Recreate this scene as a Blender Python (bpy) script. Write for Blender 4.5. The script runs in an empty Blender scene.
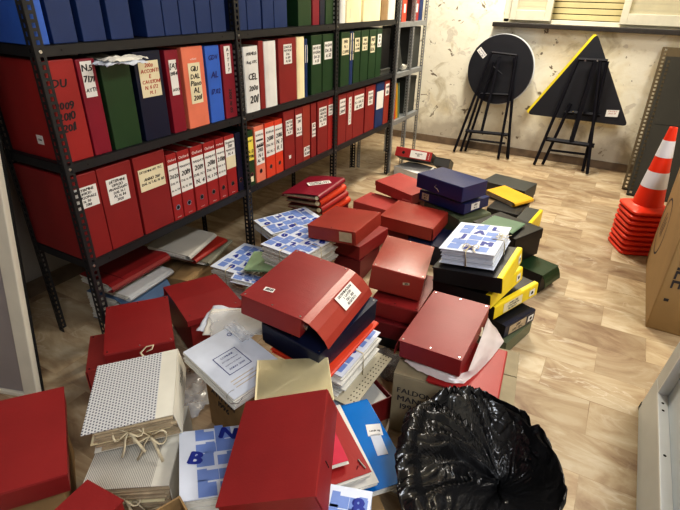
import bpy, bmesh, math, random
from mathutils import Matrix, Vector, Euler, noise
random.seed(7)
C = bpy.context.scene.collection
PI = math.pi

# ------------------------------------------------------------------ colour / materials
def srgb(r, g, b):
    f = lambda c: (c/255/12.92 if c/255 <= .04045 else ((c/255+.055)/1.055)**2.4)
    return (f(r), f(g), f(b), 1)

MATS = {}
def mat(name, col, rough=.5, var=.12, scale=9., bump=.0, bscale=60., metal=0., spec=.5, coat=0., alpha=1., trans=0.):
    if name in MATS: return MATS[name]
    m = bpy.data.materials.new(name); m.use_nodes = True
    nt = m.node_tree; N = nt.nodes; b = N['Principled BSDF']
    b.inputs['Roughness'].default_value = rough
    b.inputs['Metallic'].default_value = metal
    b.inputs['Specular IOR Level'].default_value = spec
    b.inputs['Coat Weight'].default_value = coat
    b.inputs['Coat Roughness'].default_value = .15
    b.inputs['Alpha'].default_value = alpha
    b.inputs['Transmission Weight'].default_value = trans
    tc = N.new('ShaderNodeTexCoord')
    nz = N.new('ShaderNodeTexNoise'); nz.inputs['Scale'].default_value = scale; nz.inputs['Detail'].default_value = 5
    nt.links.new(tc.outputs['Object'], nz.inputs['Vector'])
    rp = N.new('ShaderNodeValToRGB')
    rp.color_ramp.elements[0].position = .3; rp.color_ramp.elements[1].position = .72
    rp.color_ramp.elements[0].color = tuple(c*(1-var) for c in col[:3])+(1,)
    rp.color_ramp.elements[1].color = tuple(min(1, c*(1+var)) for c in col[:3])+(1,)
    nt.links.new(nz.outputs['Fac'], rp.inputs['Fac']); nt.links.new(rp.outputs['Color'], b.inputs['Base Color'])
    if bump:
        n2 = N.new('ShaderNodeTexNoise'); n2.inputs['Scale'].default_value = bscale; n2.inputs['Detail'].default_value = 4
        nt.links.new(tc.outputs['Object'], n2.inputs['Vector'])
        bp = N.new('ShaderNodeBump'); bp.inputs['Strength'].default_value = bump; bp.inputs['Distance'].default_value = .01
        nt.links.new(n2.outputs['Fac'], bp.inputs['Height']); nt.links.new(bp.outputs['Normal'], b.inputs['Normal'])
    MATS[name] = m
    return m

def board(name, rgb, rough=.33): return mat(name, srgb(*rgb), rough, .10, 7., .06, 220.)
RED   = board('red board', (136, 37, 38), .44)
RED2  = board('bright red board', (156, 40, 40), .42)
REDO  = board('brick red board', (150, 54, 44))
REDP  = board('faded red board', (168, 66, 62), .45)
REDD  = board('dark red board', (108, 26, 32), .44)
MAROON= board('maroon cover', (132, 26, 48))
ORANGE= board('orange red card', (214, 70, 44))
SALMON= board('salmon board', (226, 128, 102))
NAVY  = board('navy board', (20, 28, 54))
BLUEB = board('blue board', (30, 54, 104))
BLUEL = board('bright blue board', (58, 104, 196))
BLUEG = mat('glossy blue card', srgb(10, 112, 190), .22, .08)
GREENB= board('green board', (36, 66, 40))
GREEND= board('dark green board', (28, 54, 32))
OLIVE = board('olive board', (88, 96, 76))
GREENP= board('sage card', (134, 158, 124), .6)
GREENF= board('teal green card', (98, 124, 100), .6)
BLACKB= board('black board', (19, 19, 23), .42)
GREYB = board('grey board', (62, 64, 62), .5)
YELLOW= board('yellow board', (232, 206, 44), .42)
MUSTARD=board('mustard card', (214, 168, 34), .45)
MANILA= board('manila card', (242, 230, 188), .6)
CREAM = board('cream board', (228, 224, 210), .6)
WHITEB= board('white board', (226, 226, 224), .5)
KRAFT = mat('kraft cardboard', srgb(150, 122, 84), .8, .14, 14., .1, 90.)
KRAFTG= mat('greyed cardboard', srgb(150, 138, 112), .8, .14, 14., .1, 90.)
PAPER = mat('paper', srgb(222, 219, 210), .7, .05, 20.)
PAPERB= mat('cool white paper', srgb(206, 212, 224), .65, .05, 20.)
PAPERC= mat('aged paper', srgb(186, 168, 140), .75, .14, 30.)
LABELW= mat('label white', srgb(228, 226, 222), .6, .03)
LABELC= mat('label cream', srgb(226, 216, 184), .6, .05)
LABELY= mat('label yellow', srgb(232, 216, 92), .6, .05)
PRINTW= mat('pale bluish white card', srgb(214, 221, 236), .5, .04)
PRINTB= mat('pale blue print', srgb(118, 144, 206), .55, .04)
PRINTD= mat('deep blue print', srgb(34, 52, 146), .55, .04)
INK   = mat('black ink', srgb(26, 26, 32), .6, .02)
INKB  = mat('blue ink', srgb(30, 38, 110), .6, .02)
INKR  = mat('red ink', srgb(170, 70, 52), .6, .02)
INKW  = mat('white print', srgb(240, 225, 222), .6, .02)
STEELD= mat('dark grey enamel steel', srgb(40, 40, 43), .42, .1, 6., metal=.1)
GALV  = mat('galvanised steel', srgb(150, 152, 154), .45, .12, 30., metal=.45)
TAUPE = mat('taupe enamel steel', srgb(48, 46, 40), .65, .1, 5., spec=.2)
BROWNS= mat('brown enamel steel', srgb(86, 74, 54), .65, .1, 5., spec=.2)
CHROME= mat('chrome', srgb(200, 200, 200), .25, .05, metal=1.)
DARKH = mat('dark hole', srgb(10, 8, 8), .9, .02)
RIBBON= mat('cotton tape', srgb(206, 194, 166), .8, .06, 60.)
CLEAR = mat('clear plastic film', srgb(225, 228, 232), .12, .03, alpha=.34, spec=.7)
MILKY = mat('milky plastic film', srgb(226, 214, 212), .28, .06, alpha=.78, spec=.6)
TABLEB= mat('blue black laminate', srgb(26, 28, 36), .5, .08)
LEGM  = mat('dark blue black tube steel', srgb(16, 16, 26), .6, .05, spec=.2)
WOODW = mat('chipped white paint', srgb(204, 200, 182), .55, .08, 12., .1)
SHUT  = mat('yellow shutter slat', srgb(188, 176, 132), .55, .08, 8.)
STONE = mat('dark window sill stone', srgb(44, 40, 38), .5, .3, 30.)
WHITEM= mat('white enamel metal', srgb(222, 226, 230), .35, .03, 5.)
GREYM = mat('pale grey enamel metal', srgb(204, 210, 214), .4, .05, 5.)
BLUEM = mat('pale blue grey enamel metal', srgb(204, 216, 228), .35, .03, 5.)
DOORW = mat('off white door paint', srgb(212, 206, 192), .45, .06, 8.)
DOORG = mat('mauve grey panel', srgb(146, 138, 138), .35, .06, 5.)
CONE  = mat('orange red cone plastic', srgb(232, 58, 30), .38, .05, 6.)
CONEW = mat('cone reflective white', srgb(220, 220, 228), .4, .03)
CARDB = mat('brown box cardboard', srgb(160, 132, 92), .8, .06, 6., .04, 120.)
LOGO  = mat('dark print on cardboard', srgb(50, 46, 52), .7, .04)
KRAFTP= mat('grey perforated card', srgb(186, 178, 156), .7, .06, 20.)
PINK  = mat('pink sleeve', srgb(206, 60, 84), .25, .08, spec=.6)

# ------------------------------------------------------------------ mesh builder
GLY = {}
def glyph(ch):
    if ch in GLY: return GLY[ch]
    cu = bpy.data.curves.new('g', 'FONT'); cu.body = ch; cu.size = 1; cu.resolution_u = 2
    o = bpy.data.objects.new('g', cu); C.objects.link(o)
    dg = bpy.context.evaluated_depsgraph_get(); dg.update()
    me = o.evaluated_get(dg).to_mesh()
    vs = [(v.co.x, v.co.y) for v in me.vertices]; fs = [tuple(p.vertices) for p in me.polygons]
    o.evaluated_get(dg).to_mesh_clear()
    bpy.data.objects.remove(o); bpy.data.curves.remove(cu)
    if vs:
        x0 = min(v[0] for v in vs); vs = [(v[0]-x0, v[1]) for v in vs]; w = max(v[0] for v in vs)
    else: w = .3
    GLY[ch] = (vs, fs, w)
    return GLY[ch]

class MB:
    def __init__(s): s.v = []; s.f = []; s.m = []
    def add(s, vs, fs, mi=0):
        n = len(s.v); s.v += [tuple(v) for v in vs]; s.f += [tuple(i+n for i in f) for f in fs]; s.m += [mi]*len(fs)
    def box(s, x0, x1, y0, y1, z0, z1, mi=0, M=None):
        vs = [Vector((x, y, z)) for z in (z0, z1) for y in (y0, y1) for x in (x0, x1)]
        if M: vs = [M @ v for v in vs]
        s.add(vs, [(0, 2, 3, 1), (4, 5, 7, 6), (0, 1, 5, 4), (2, 6, 7, 3), (0, 4, 6, 2), (1, 3, 7, 5)], mi)
    def poly(s, pts, mi=0): s.add(pts, [tuple(range(len(pts)))], mi)
    def disc(s, c, r, axis='z', n=12, mi=0, r2=None):
        def P(a, rr):
            u, v = rr*math.cos(a), rr*math.sin(a)
            return {'z': (c[0]+u, c[1]+v, c[2]), 'x': (c[0], c[1]+u, c[2]+v), 'y': (c[0]+u, c[1], c[2]+v)}[axis]
        if r2 is None: s.poly([P(2*PI*i/n, r) for i in range(n)], mi)
        else:
            vs = [P(2*PI*i/n, r) for i in range(n)]+[P(2*PI*i/n, r2) for i in range(n)]
            s.add(vs, [(i, (i+1) % n, n+(i+1) % n, n+i) for i in range(n)], mi)
    def tube(s, pts, r, n=8, mi=0, cap=True):
        pts = [Vector(p) for p in pts]; rings = []
        for i, p in enumerate(pts):
            d = (pts[min(i+1, len(pts)-1)]-pts[max(i-1, 0)]).normalized()
            u = d.cross(Vector((0, 0, 1)))
            if u.length < 1e-3: u = d.cross(Vector((0, 1, 0)))
            u.normalize(); w = d.cross(u)
            rr = r[i] if isinstance(r, (list, tuple)) else r
            rings.append([p+u*rr*math.cos(2*PI*k/n)+w*rr*math.sin(2*PI*k/n) for k in range(n)])
        vs = [v for R in rings for v in R]; fs = []
        for i in range(len(pts)-1):
            for k in range(n):
                fs.append((i*n+k, i*n+(k+1) % n, (i+1)*n+(k+1) % n, (i+1)*n+k))
        if cap: fs += [tuple(range(n))[::-1], tuple((len(pts)-1)*n+k for k in range(n))]
        s.add(vs, fs, mi)
    def strip(s, prof, y0, y1, t, mi=0):
        """sheet with an XZ profile, extruded along y, thickness t"""
        n = len(prof); P = [Vector((p[0], 0, p[1])) for p in prof]; off = []
        for i in range(n):
            d = (P[min(i+1, n-1)]-P[max(i-1, 0)]).normalized(); off.append(Vector((-d.z, 0, d.x))*t)
        loop = P+[P[i]-off[i] for i in range(n-1, -1, -1)]; m = len(loop)
        vs = [(p.x, y0, p.z) for p in loop]+[(p.x, y1, p.z) for p in loop]
        fs = [(i, (i+1) % m, m+(i+1) % m, m+i) for i in range(m)]
        for i in range(n-1):
            a, b, c, d = i, i+1, m-2-i, m-1-i
            fs.append((a, d, c, b)); fs.append((m+a, m+b, m+c, m+d))
        s.add(vs, fs, mi)
    def grid(s, fn, nu, nv, mi=0, closed=False):
        vs = [fn(i/nu, j/nv) for j in range(nv+1) for i in range(nu+1)]; w = nu+1
        s.add(vs, [(j*w+i, j*w+i+1, (j+1)*w+i+1, (j+1)*w+i) for j in range(nv) for i in range(nu)], mi)
    def text(s, txt, M, w, h, mi=0, hand=True, align=0):
        """text fitted in w x h (x right, y up, centred on M's origin)"""
        x = 0; out = []
        for ch in txt:
            if ch == ' ': x += .32; continue
            vs, fs, gw = glyph(ch)
            a = random.uniform(-.09, .09) if hand else 0; dy = random.uniform(-.05, .05) if hand else 0
            sh = .16 if hand else 0; k = random.uniform(.9, 1.1) if hand else 1
            out.append(([(x+(vx*math.cos(a)-vy*math.sin(a)+sh*vy)*k, (vx*math.sin(a)+vy*math.cos(a))*k+dy) for vx, vy in vs], fs))
            x += gw*k+.09
        if not out: return
        W = max(x-.09, .01); sc = min(w/W, h/.75)
        for dx, dy, dz in (((0, 0, 0), (.05, .02, .00003), (-.03, .04, .00006)) if hand else ((0, 0, 0), (.04, 0, .00003))):
            for vs, fs in out: s.add([M @ Vector(((vx+dx-W/2)*sc, (vy+dy-.35)*sc, dz)) for vx, vy in vs], fs, mi)
    def build(s, name, mats, parent=None, bevel=0, smooth=False, seg=2):
        me = bpy.data.meshes.new(name); me.from_pydata(s.v, [], s.f)
        if not isinstance(mats, (list, tuple)): mats = [mats]
        for m in mats: me.materials.append(m)
        me.polygons.foreach_set('material_index', s.m)
        if smooth: me.polygons.foreach_set('use_smooth', [True]*len(s.f))
        me.update()
        o = bpy.data.objects.new(name, me); C.objects.link(o)
        if parent: o.parent = parent
        if bevel:
            bv = o.modifiers.new('bevel', 'BEVEL'); bv.width = bevel; bv.segments = seg; bv.limit_method = 'ANGLE'; bv.angle_limit = .7
        return o

def thing(name, label, cat, group=None, loc=(0, 0, 0), rot=(0, 0, 0)):
    o = bpy.data.objects.new(name, None); C.objects.link(o)
    o.location = loc; o.rotation_euler = rot; o['label'] = label; o['category'] = cat
    if group: o['group'] = group
    return o
def tag(o, label, cat, group=None):
    o['label'] = label; o['category'] = cat
    if group: o['group'] = group
    return o
def struct(o): o['kind'] = 'structure'; return o

# frames for lettering: face normal +x / -y / +z etc.
def face_M(o, right, up):
    r = Vector(right).normalized(); u = Vector(up).normalized(); n = r.cross(u)
    return Matrix(((r.x, u.x, n.x, o[0]), (r.y, u.y, n.y, o[1]), (r.z, u.z, n.z, o[2]), (0, 0, 0, 1)))

def sticker(parent, M, w, h, lines, paper=None, ink=None, name='label', hand=True, printed=False):
    """a paper label on a face (M: x right, y up, z out) with its writing as a sub-part"""
    mb = MB(); mb.box(-w/2, w/2, -h/2, h/2, 0, .0008, 0, M)
    lb = mb.build(name, paper or LABELW, parent)
    if lines:
        t = MB(); n = len(lines); lh = h*.9/n
        for i, l in enumerate(lines):
            t.text(l, M @ Matrix.Translation((random.uniform(-.02, .02)*w if hand else 0, h*.45-lh*(i+.5), .0012)), w*.88, lh*.72, 0, hand)
        if t.v: t.build('printing' if printed else 'handwriting', ink or INK, lb)
    return lb
def inscription(parent, M, w, h, lines, ink=INK, name='handwriting', hand=True):
    t = MB(); n = len(lines); lh = h/n
    for i, l in enumerate(lines): t.text(l, M @ Matrix.Translation((0, h/2-lh*(i+.5), .0009)), w, lh*.75, 0, hand)
    return t.build(name, ink, parent)

# ================================================================== ROOM
XL, XR, YB, YF, ZC = -2.46, 2.1, 5.25, -2.4, 2.95
def floor_mat():
    m = bpy.data.materials.new('marble tile floor'); m.use_nodes = True; nt = m.node_tree; N = nt.nodes; L = nt.links; b = N['Principled BSDF']
    tc = N.new('ShaderNodeTexCoord')
    br = N.new('ShaderNodeTexBrick'); br.inputs['Scale'].default_value = 1; br.inputs['Brick Width'].default_value = .40; br.inputs['Row Height'].default_value = .20
    br.inputs['Mortar Size'].default_value = .0012; br.inputs['Color1'].default_value = (0, 0, 0, 1); br.inputs['Color2'].default_value = (1, 1, 1, 1); br.inputs['Mortar'].default_value = (.5, .5, .5, 1)
    L.new(tc.outputs['Object'], br.inputs['Vector'])
    # per tile offset of the marbling
    ad = N.new('ShaderNodeVectorMath'); ad.operation = 'MULTIPLY_ADD'; ad.inputs[1].default_value = (9, 7, 5)
    L.new(br.outputs['Color'], ad.inputs[0]); L.new(tc.outputs['Object'], ad.inputs[2])
    mp = N.new('ShaderNodeMapping'); mp.inputs['Scale'].default_value = (1, 2.2, 1); mp.inputs['Rotation'].default_value = (0, 0, .35); L.new(ad.outputs[0], mp.inputs['Vector'])
    n1 = N.new('ShaderNodeTexNoise'); n1.inputs['Scale'].default_value = 2.7; n1.inputs['Detail'].default_value = 9; n1.inputs['Roughness'].default_value = .62; n1.inputs['Distortion'].default_value = 1.4
    L.new(mp.outputs[0], n1.inputs['Vector'])
    r1 = N.new('ShaderNodeValToRGB'); e = r1.color_ramp.elements
    e[0].position = .26; e[0].color = srgb(140, 114, 94); e[1].position = .76; e[1].color = srgb(220, 210, 188)
    x = e.new(.40); x.color = srgb(170, 148, 122); x = e.new(.52); x.color = srgb(192, 174, 146)
    L.new(n1.outputs['Fac'], r1.inputs['Fac'])
    # white veins
    n2 = N.new('ShaderNodeTexNoise'); n2.inputs['Scale'].default_value = 2.1; n2.inputs['Detail'].default_value = 7; n2.inputs['Distortion'].default_value = 2.2
    L.new(mp.outputs[0], n2.inputs['Vector'])
    r2 = N.new('ShaderNodeValToRGB'); e = r2.color_ramp.elements
    e[0].position = .49; e[0].color = (0, 0, 0, 1); e[1].position = .535; e[1].color = (0, 0, 0, 1); x = e.new(.51); x.color = (.5, .5, .5, 1)
    L.new(n2.outputs['Fac'], r2.inputs['Fac'])
    n4 = N.new('ShaderNodeTexNoise'); n4.inputs['Scale'].default_value = 1.7; n4.inputs['Detail'].default_value = 2; L.new(mp.outputs[0], n4.inputs['Vector'])
    r4 = N.new('ShaderNodeValToRGB'); r4.color_ramp.elements[0].position = .48; r4.color_ramp.elements[1].position = .64; L.new(n4.outputs['Fac'], r4.inputs['Fac'])
    vm = N.new('ShaderNodeMixRGB'); vm.blend_type = 'MULTIPLY'; vm.inputs['Fac'].default_value = 1; L.new(r2.outputs['Color'], vm.inputs[1]); L.new(r4.outputs['Color'], vm.inputs[2])
    mx = N.new('ShaderNodeMixRGB'); mx.inputs[2].default_value = srgb(236, 228, 212); L.new(vm.outputs[0], mx.inputs['Fac']); L.new(r1.outputs['Color'], mx.inputs[1])
    # tile tint
    rt = N.new('ShaderNodeValToRGB'); e = rt.color_ramp.elements; e[0].color = (.64, .60, .57, 1); e[1].color = (1.0, .98, .94, 1); L.new(br.outputs['Color'], rt.inputs['Fac'])
    mt = N.new('ShaderNodeMixRGB'); mt.blend_type = 'MULTIPLY'; mt.inputs['Fac'].default_value = 1; L.new(mx.outputs[0], mt.inputs[1]); L.new(rt.outputs['Color'], mt.inputs[2])
    md = N.new('ShaderNodeMixRGB'); md.blend_type = 'MULTIPLY'; md.inputs[2].default_value = (.78, .74, .7, 1); L.new(br.outputs['Fac'], md.inputs['Fac']); L.new(mt.outputs[0], md.inputs[1])
    # dust and scuffs
    n3 = N.new('ShaderNodeTexNoise'); n3.inputs['Scale'].default_value = 1.3; n3.inputs['Detail'].default_value = 6; L.new(tc.outputs['Object'], n3.inputs['Vector'])
    r3 = N.new('ShaderNodeValToRGB'); r3.color_ramp.elements[0].position = .35; r3.color_ramp.elements[0].color = (.3, .3, .3, 1); r3.color_ramp.elements[1].position = .7; r3.color_ramp.elements[1].color = (.55, .55, .55, 1)
    L.new(n3.outputs['Fac'], r3.inputs['Fac']); L.new(r3.outputs['Color'], b.inputs['Roughness'])
    L.new(md.outputs[0], b.inputs['Base Color']); b.inputs['Specular IOR Level'].default_value = .35
    return m
def wall_mat(name, base, stain, dark):
    m = bpy.data.materials.new(name); m.use_nodes = True; nt = m.node_tree; N = nt.nodes; L = nt.links; b = N['Principled BSDF']; b.inputs['Roughness'].default_value = .8
    tc = N.new('ShaderNodeTexCoord')
    def nz(sc, det, dist=0):
        n = N.new('ShaderNodeTexNoise'); n.inputs['Scale'].default_value = sc; n.inputs['Detail'].default_value = det; n.inputs['Distortion'].default_value = dist; n.inputs['Roughness'].default_value = .6
        L.new(tc.outputs['Object'], n.inputs['Vector']); return n
    def ramp(src, a, b_, ca=(0, 0, 0, 1), cb=(1, 1, 1, 1)):
        r = N.new('ShaderNodeValToRGB'); r.color_ramp.elements[0].position = a; r.color_ramp.elements[1].position = b_; r.color_ramp.elements[0].color = ca; r.color_ramp.elements[1].color = cb
        L.new(src, r.inputs['Fac']); return r
    def mix(f, c1, c2, bt='MIX'):
        x = N.new('ShaderNodeMixRGB'); x.blend_type = bt
        for i, c in ((0, f), (1, c1), (2, c2)):
            if hasattr(c, 'links'): L.new(c, x.inputs[i])
            else: x.inputs[i].default_value = c
        return x.outputs[0]
    sx = N.new('ShaderNodeSeparateXYZ'); L.new(tc.outputs['Object'], sx.inputs[0])
    c = mix(ramp(nz(1.7, 7, .4).outputs['Fac'], .52, .70).outputs[0], base, stain)
    c = mix(ramp(nz(4, 9, .8).outputs['Fac'], .56, .70, cb=(.75,)*3+(1,)).outputs[0], c, tuple(s*.62 for s in stain[:3])+(1,))
    # grey damp band low on the wall
    dz = N.new('ShaderNodeMath'); dz.operation = 'MULTIPLY_ADD'; dz.inputs[1].default_value = -1.1; dz.inputs[2].default_value = .50; L.new(sx.outputs['Z'], dz.inputs[0])
    da = N.new('ShaderNodeMath'); da.operation = 'MULTIPLY_ADD'; da.inputs[1].default_value = .9; L.new(nz(3, 7).outputs['Fac'], da.inputs[0]); L.new(dz.outputs[0], da.inputs[2])
    c = mix(ramp(da.outputs[0], .5, .8, cb=(.8,)*3+(1,)).outputs[0], c, srgb(168, 160, 148))
    # flaked spots
    sp = nz(9, 6, .6); c = mix(ramp(sp.outputs['Fac'], .635, .66).outputs[0], c, dark)
    pq = nz(5.5, 7, 1.); c = mix(ramp(pq.outputs['Fac'], .60, .63, cb=(.7,)*3+(1,)).outputs[0], c, srgb(198, 190, 176))
    L.new(c, b.inputs['Base Color'])
    bp = N.new('ShaderNodeBump'); bp.inputs['Strength'].default_value = .35; bp.inputs['Distance'].default_value = .02
    L.new(nz(7, 9).outputs['Fac'], bp.inputs['Height']); L.new(bp.outputs['Normal'], b.inputs['Normal'])
    return m
WALLM = wall_mat('stained cream plaster', srgb(236, 231, 214), srgb(208, 192, 156), srgb(116, 104, 88))
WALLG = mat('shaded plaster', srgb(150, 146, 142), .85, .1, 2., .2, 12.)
CEILM = mat('ceiling paint', srgb(226, 222, 212), .9, .03)

mb = MB(); mb.box(XL-.1, XR+.1, YF-.1, YB+.3, -.1, 0); struct(mb.build('floor', floor_mat()))
mb = MB(); mb.box(XL-.1, XR+.1, YF-.1, YB+.3, ZC, ZC+.1); struct(mb.build('ceiling', CEILM))
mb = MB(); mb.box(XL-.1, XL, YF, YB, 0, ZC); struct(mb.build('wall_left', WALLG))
mb = MB(); mb.box(XR, XR+.1, YF, YB, 0, ZC); struct(mb.build('wall_right', WALLM))
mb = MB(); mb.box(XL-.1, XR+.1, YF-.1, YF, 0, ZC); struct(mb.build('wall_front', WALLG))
# back wall with the window opening
WX0, WX1, WZ0, WZ1 = -1.16, 1.05, 1.245, 2.45
mb = MB()
mb.box(XL-.1, XR+.1, YB, YB+.3, 0, WZ0); mb.box(XL-.1, XR+.1, YB, YB+.3, WZ1, ZC)
mb.box(XL-.1, WX0, YB, YB+.3, WZ0, WZ1); mb.box(WX1, XR+.1, YB, YB+.3, WZ0, WZ1)
struct(mb.build('wall_back', WALLM))
BASE = mat('brown skirting tile', srgb(112, 96, 80), .7, .4, 9.)
mb = MB(); mb.box(XL, XR, YB-.012, YB, 0, .075); struct(mb.build('baseboard_back', BASE, bevel=.003))
mb = MB(); mb.box(XL, XL+.012, YF, YB-.012, 0, .085); struct(mb.build('baseboard_left', BASE))
# window
mb = MB(); mb.box(-1.235, 1.1, YB-.09, YB+.02, 1.205, 1.243); struct(mb.build('trim_1', STONE, bevel=.004))
W = bpy.data.objects.new('window_1', None); C.objects.link(W); W['kind'] = 'structure'; W.location = (0, YB, WZ0)
def wbox(name, m, *boxes, bevel=.003, par=W):
    b = MB()
    for q in boxes: b.box(*q)
    o = b.build(name, m, par, bevel=bevel); return o
H = WZ1-WZ0
wbox('window_frame', WOODW, (WX0, WX0+.05, .02, .1, 0, H), (WX1-.05, WX1, .02, .1, 0, H), (WX0, WX1, .02, .1, H-.05, H), (WX0, WX1, .02, .1, 0, .03))
sl = MB(); n = 23
for i in range(n):
    z = .035+i*.05; sl.box(WX0+.05, WX1-.05, .12, .13, z, z+.043)
sl.box(WX0+.05, WX1-.05, .131, .135, .03, 1.19, 1); sl.build('roller_shutter', [SHUT, DARKH], W, bevel=.004)
GLASS = mat('dusty glass', srgb(232, 226, 200), .25, .05, alpha=.35)
for x0, x1 in ((WX0+.06, -.735), (-.17, WX1-.06)):
    s = wbox('sash', WOODW, (x0, x0+.055, -.02, .035, .02, H-.06), (x1-.055, x1, -.02, .035, .02, H-.06), (x0+.055, x1-.055, -.02, .035, .02, .105), (x0+.055, x1-.055, -.02, .035, H-.13, H-.06))
    g = MB(); g.box(x0+.055, x1-.055, .005, .01, .105, H-.13); g.build('pane', GLASS, s)

# ================================================================== SHELVING
XS, DEP = -1.69, .375
PY = [.998, 1.992, 2.968, 3.96]
LV = [.475, .878, 1.278, 1.70]
def slotted(mb, origin, u, length, w=.035, pitch=.0254, mi=0, t=.002):
    """one perforated flange: origin at foot, u = width direction; slots are real holes"""
    o = Vector(origin); u = Vector(u); up = Vector((0, 0, 1)); n = int(length/pitch)
    a, b = w*.36, w*.72
    P = lambda s, z: o+u*s+up*z
    q = lambda s0, s1, z0, z1: mb.poly([P(s0, z0), P(s1, z0), P(s1, z1), P(s0, z1)], mi)
    q(0, a, 0, length); q(b, w, 0, length)
    for i in range(n):
        z = i*pitch; q(a, b, z, z+pitch*.42)
    q(a, b, n*pitch, length) if n*pitch < length else None
def post(parent, x, y, dx, dy, h, m, w=.035):
    mb = MB(); slotted(mb, (x, y, 0), (dx, 0, 0), h, w); slotted(mb, (x, y, 0), (0, dy, 0), h, w)
    o = mb.build('post', m, parent); sd = o.modifiers.new('thick', 'SOLIDIFY'); sd.thickness = .002; sd.offset = 0
    return o
unit = thing('steel_shelving_unit', 'dark grey slotted-angle steel shelving along the left wall, filled with document boxes', 'shelving unit')
for i, y in enumerate(PY):
    s = -1 if i == 3 else 1
    for x, dx in ((XS, -1), (XS-DEP, 1)):
        p = post(unit, x, y, dx*.035/.035, s, 2.05, STEELD)
        if x == XS:
            bo = MB()
            for z in LV: bo.disc((x+.0015, y+.018*s, z-.018), .006, 'x', 10); bo.tube([(x, y+.018*s, z-.018), (x+.004, y+.018*s, z-.018)], .0055, 8)
            bo.build('bolt', CHROME, p)
for k in range(3):
    y0, y1 = PY[k]+.004, PY[k+1]-.004
    for z in LV:
        mb = MB()
        mb.box(XS-DEP+.004, XS-.003, y0, y1, z-.003, z)                       # tray
        mb.box(XS-.0045, XS-.003, y0, y1, z-.036, z); mb.box(XS-DEP+.003, XS-DEP+.005, y0, y1, z-.036, z)
        mb.box(XS-DEP+.004, XS-.003, y0, y0+.002, z-.036, z); mb.box(XS-DEP+.004, XS-.003, y1-.002, y1, z-.036, z)
        mb.box(XS-.02, XS-.003, y0, y1, z-.036, z-.034)
        for yy in (y0+.09, y1-.09): mb.disc((XS-.0022, yy, z-.018), .004, 'x', 8, 1)
        mb.build('shelf', [STEELD, DARKH], unit, bevel=.001)

unit2 = thing('galvanised_shelving_unit', 'narrow light grey galvanised shelving between the dark shelving and the back wall', 'shelving unit')
for y, s in ((3.985, 1), (4.30, 1), (4.62, -1)): post(unit2, XS, y, -1, s, 1.95, GALV, .03)
for y, s in ((3.985, 1), (4.62, -1)): post(unit2, XS-.33, y, 1, s, 1.95, GALV, .03)
LV2 = [.462, .862, 1.252, 1.66]
for z in LV2:
    mb = MB(); mb.box(XS-.325, XS-.003, 3.99, 4.615, z-.003, z); mb.box(XS-.002, XS+.0, 3.99, 4.615, z-.036, z); mb.box(XS-.325, XS-.32, 3.99, 4.615, z-.036, z)
    mb.box(XS-.32, XS-.002, 4.611, 4.615, z-.036, z)
    mb.build('shelf', GALV, unit2)

# ------------------------------------------------------------------ shelf contents (spine faces +x)
def upright(name, label, cat, group, y0, y1, z, h, color, kind='box', depth=.34, labels=(), writing=(), spine=None, x=-1.704, lean=0, side=None):
    w = y1-y0-.002
    t = thing(name, label, cat, group, (x, (y0+y1)/2, z), (lean, 0, 0))
    mb = MB()
    if kind == 'box':
        mb.box(-depth, 0, -w/2, w/2, 0, h)
        body = mb.build('body', color, t, bevel=.0025)
        e = MB(); e.box(-depth+.004, -.001, -w/2+.003, w/2-.003, h, h+.001); e.build('lid', color, t)
    elif kind == 'arch':
        c = .003
        mb.box(-depth, -.0, -w/2, -w/2+c, 0, h); mb.box(-depth, 0, w/2-c, w/2, 0, h); mb.box(-c, 0, -w/2+c, w/2-c, 0, h)
        body = mb.build('cover', color, t, bevel=.002)
        p = MB()
        for i in range(6):
            a = -w/2+.006+(w-.012)*i/6; p.box(-depth+.02+random.uniform(0, .01), -.03, a, a+(w-.012)/6-.0008, .008, h-.02-random.uniform(0, .006))
        p.build('pages', PAPER, t)
        r = MB(); r.disc((.0008, 0, .062), .0135, 'x', 16, 0, .0095); r.build('finger_ring', CHROME, t)
        r = MB(); r.disc((.0006, 0, .062), .0098, 'x', 16); r.build('finger_hole', DARKH, t)
    else:  # soft folder: rounded spine
        prof = [(-depth, w/2), (-.012, w/2), (-.004, w/2-.004), (0, w*.2), (0, -w*.2), (-.004, -w/2+.004), (-.012, -w/2), (-depth, -w/2)]
        vs = [(p[0], p[1], 0) for p in prof]+[(p[0], p[1], h) for p in prof]; k = len(prof)
        mb.add(vs, [(i, i+1, k+i+1, k+i) for i in range(k-1)]); o = mb.build('cover', color, t)
        sd = o.modifiers.new('t', 'SOLIDIFY'); sd.thickness = .002; sd.offset = -1
        p = MB(); p.box(-depth+.01, -.02, -w/2+.004, w/2-.004, .006, h-.015); p.build('pages', PAPERC, t)
    for fz, fw, fh, lines, paper, ink in labels:
        M = face_M((.0006, 0, h*fz), (0, 1, 0), (0, 0, 1)); sticker(t, M, w*fw, h*fh, lines, paper, ink)
    for fz, fw, fh, lines, ink in writing:
        inscription(t, face_M((.0002, 0, h*fz), (0, 1, 0), (0, 0, 1)), w*fw, h*fh, lines, ink, 'handwriting')
    if spine == 'vert':   # writing running along the spine
        pass
    if side:
        for cx, cz, sw, sh, lines in side:
            sticker(t, face_M((cx, -w/2-.0006, cz), (1, 0, 0), (0, 0, 1)), sw, sh, lines, LABELW, INK)
    return t

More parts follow.
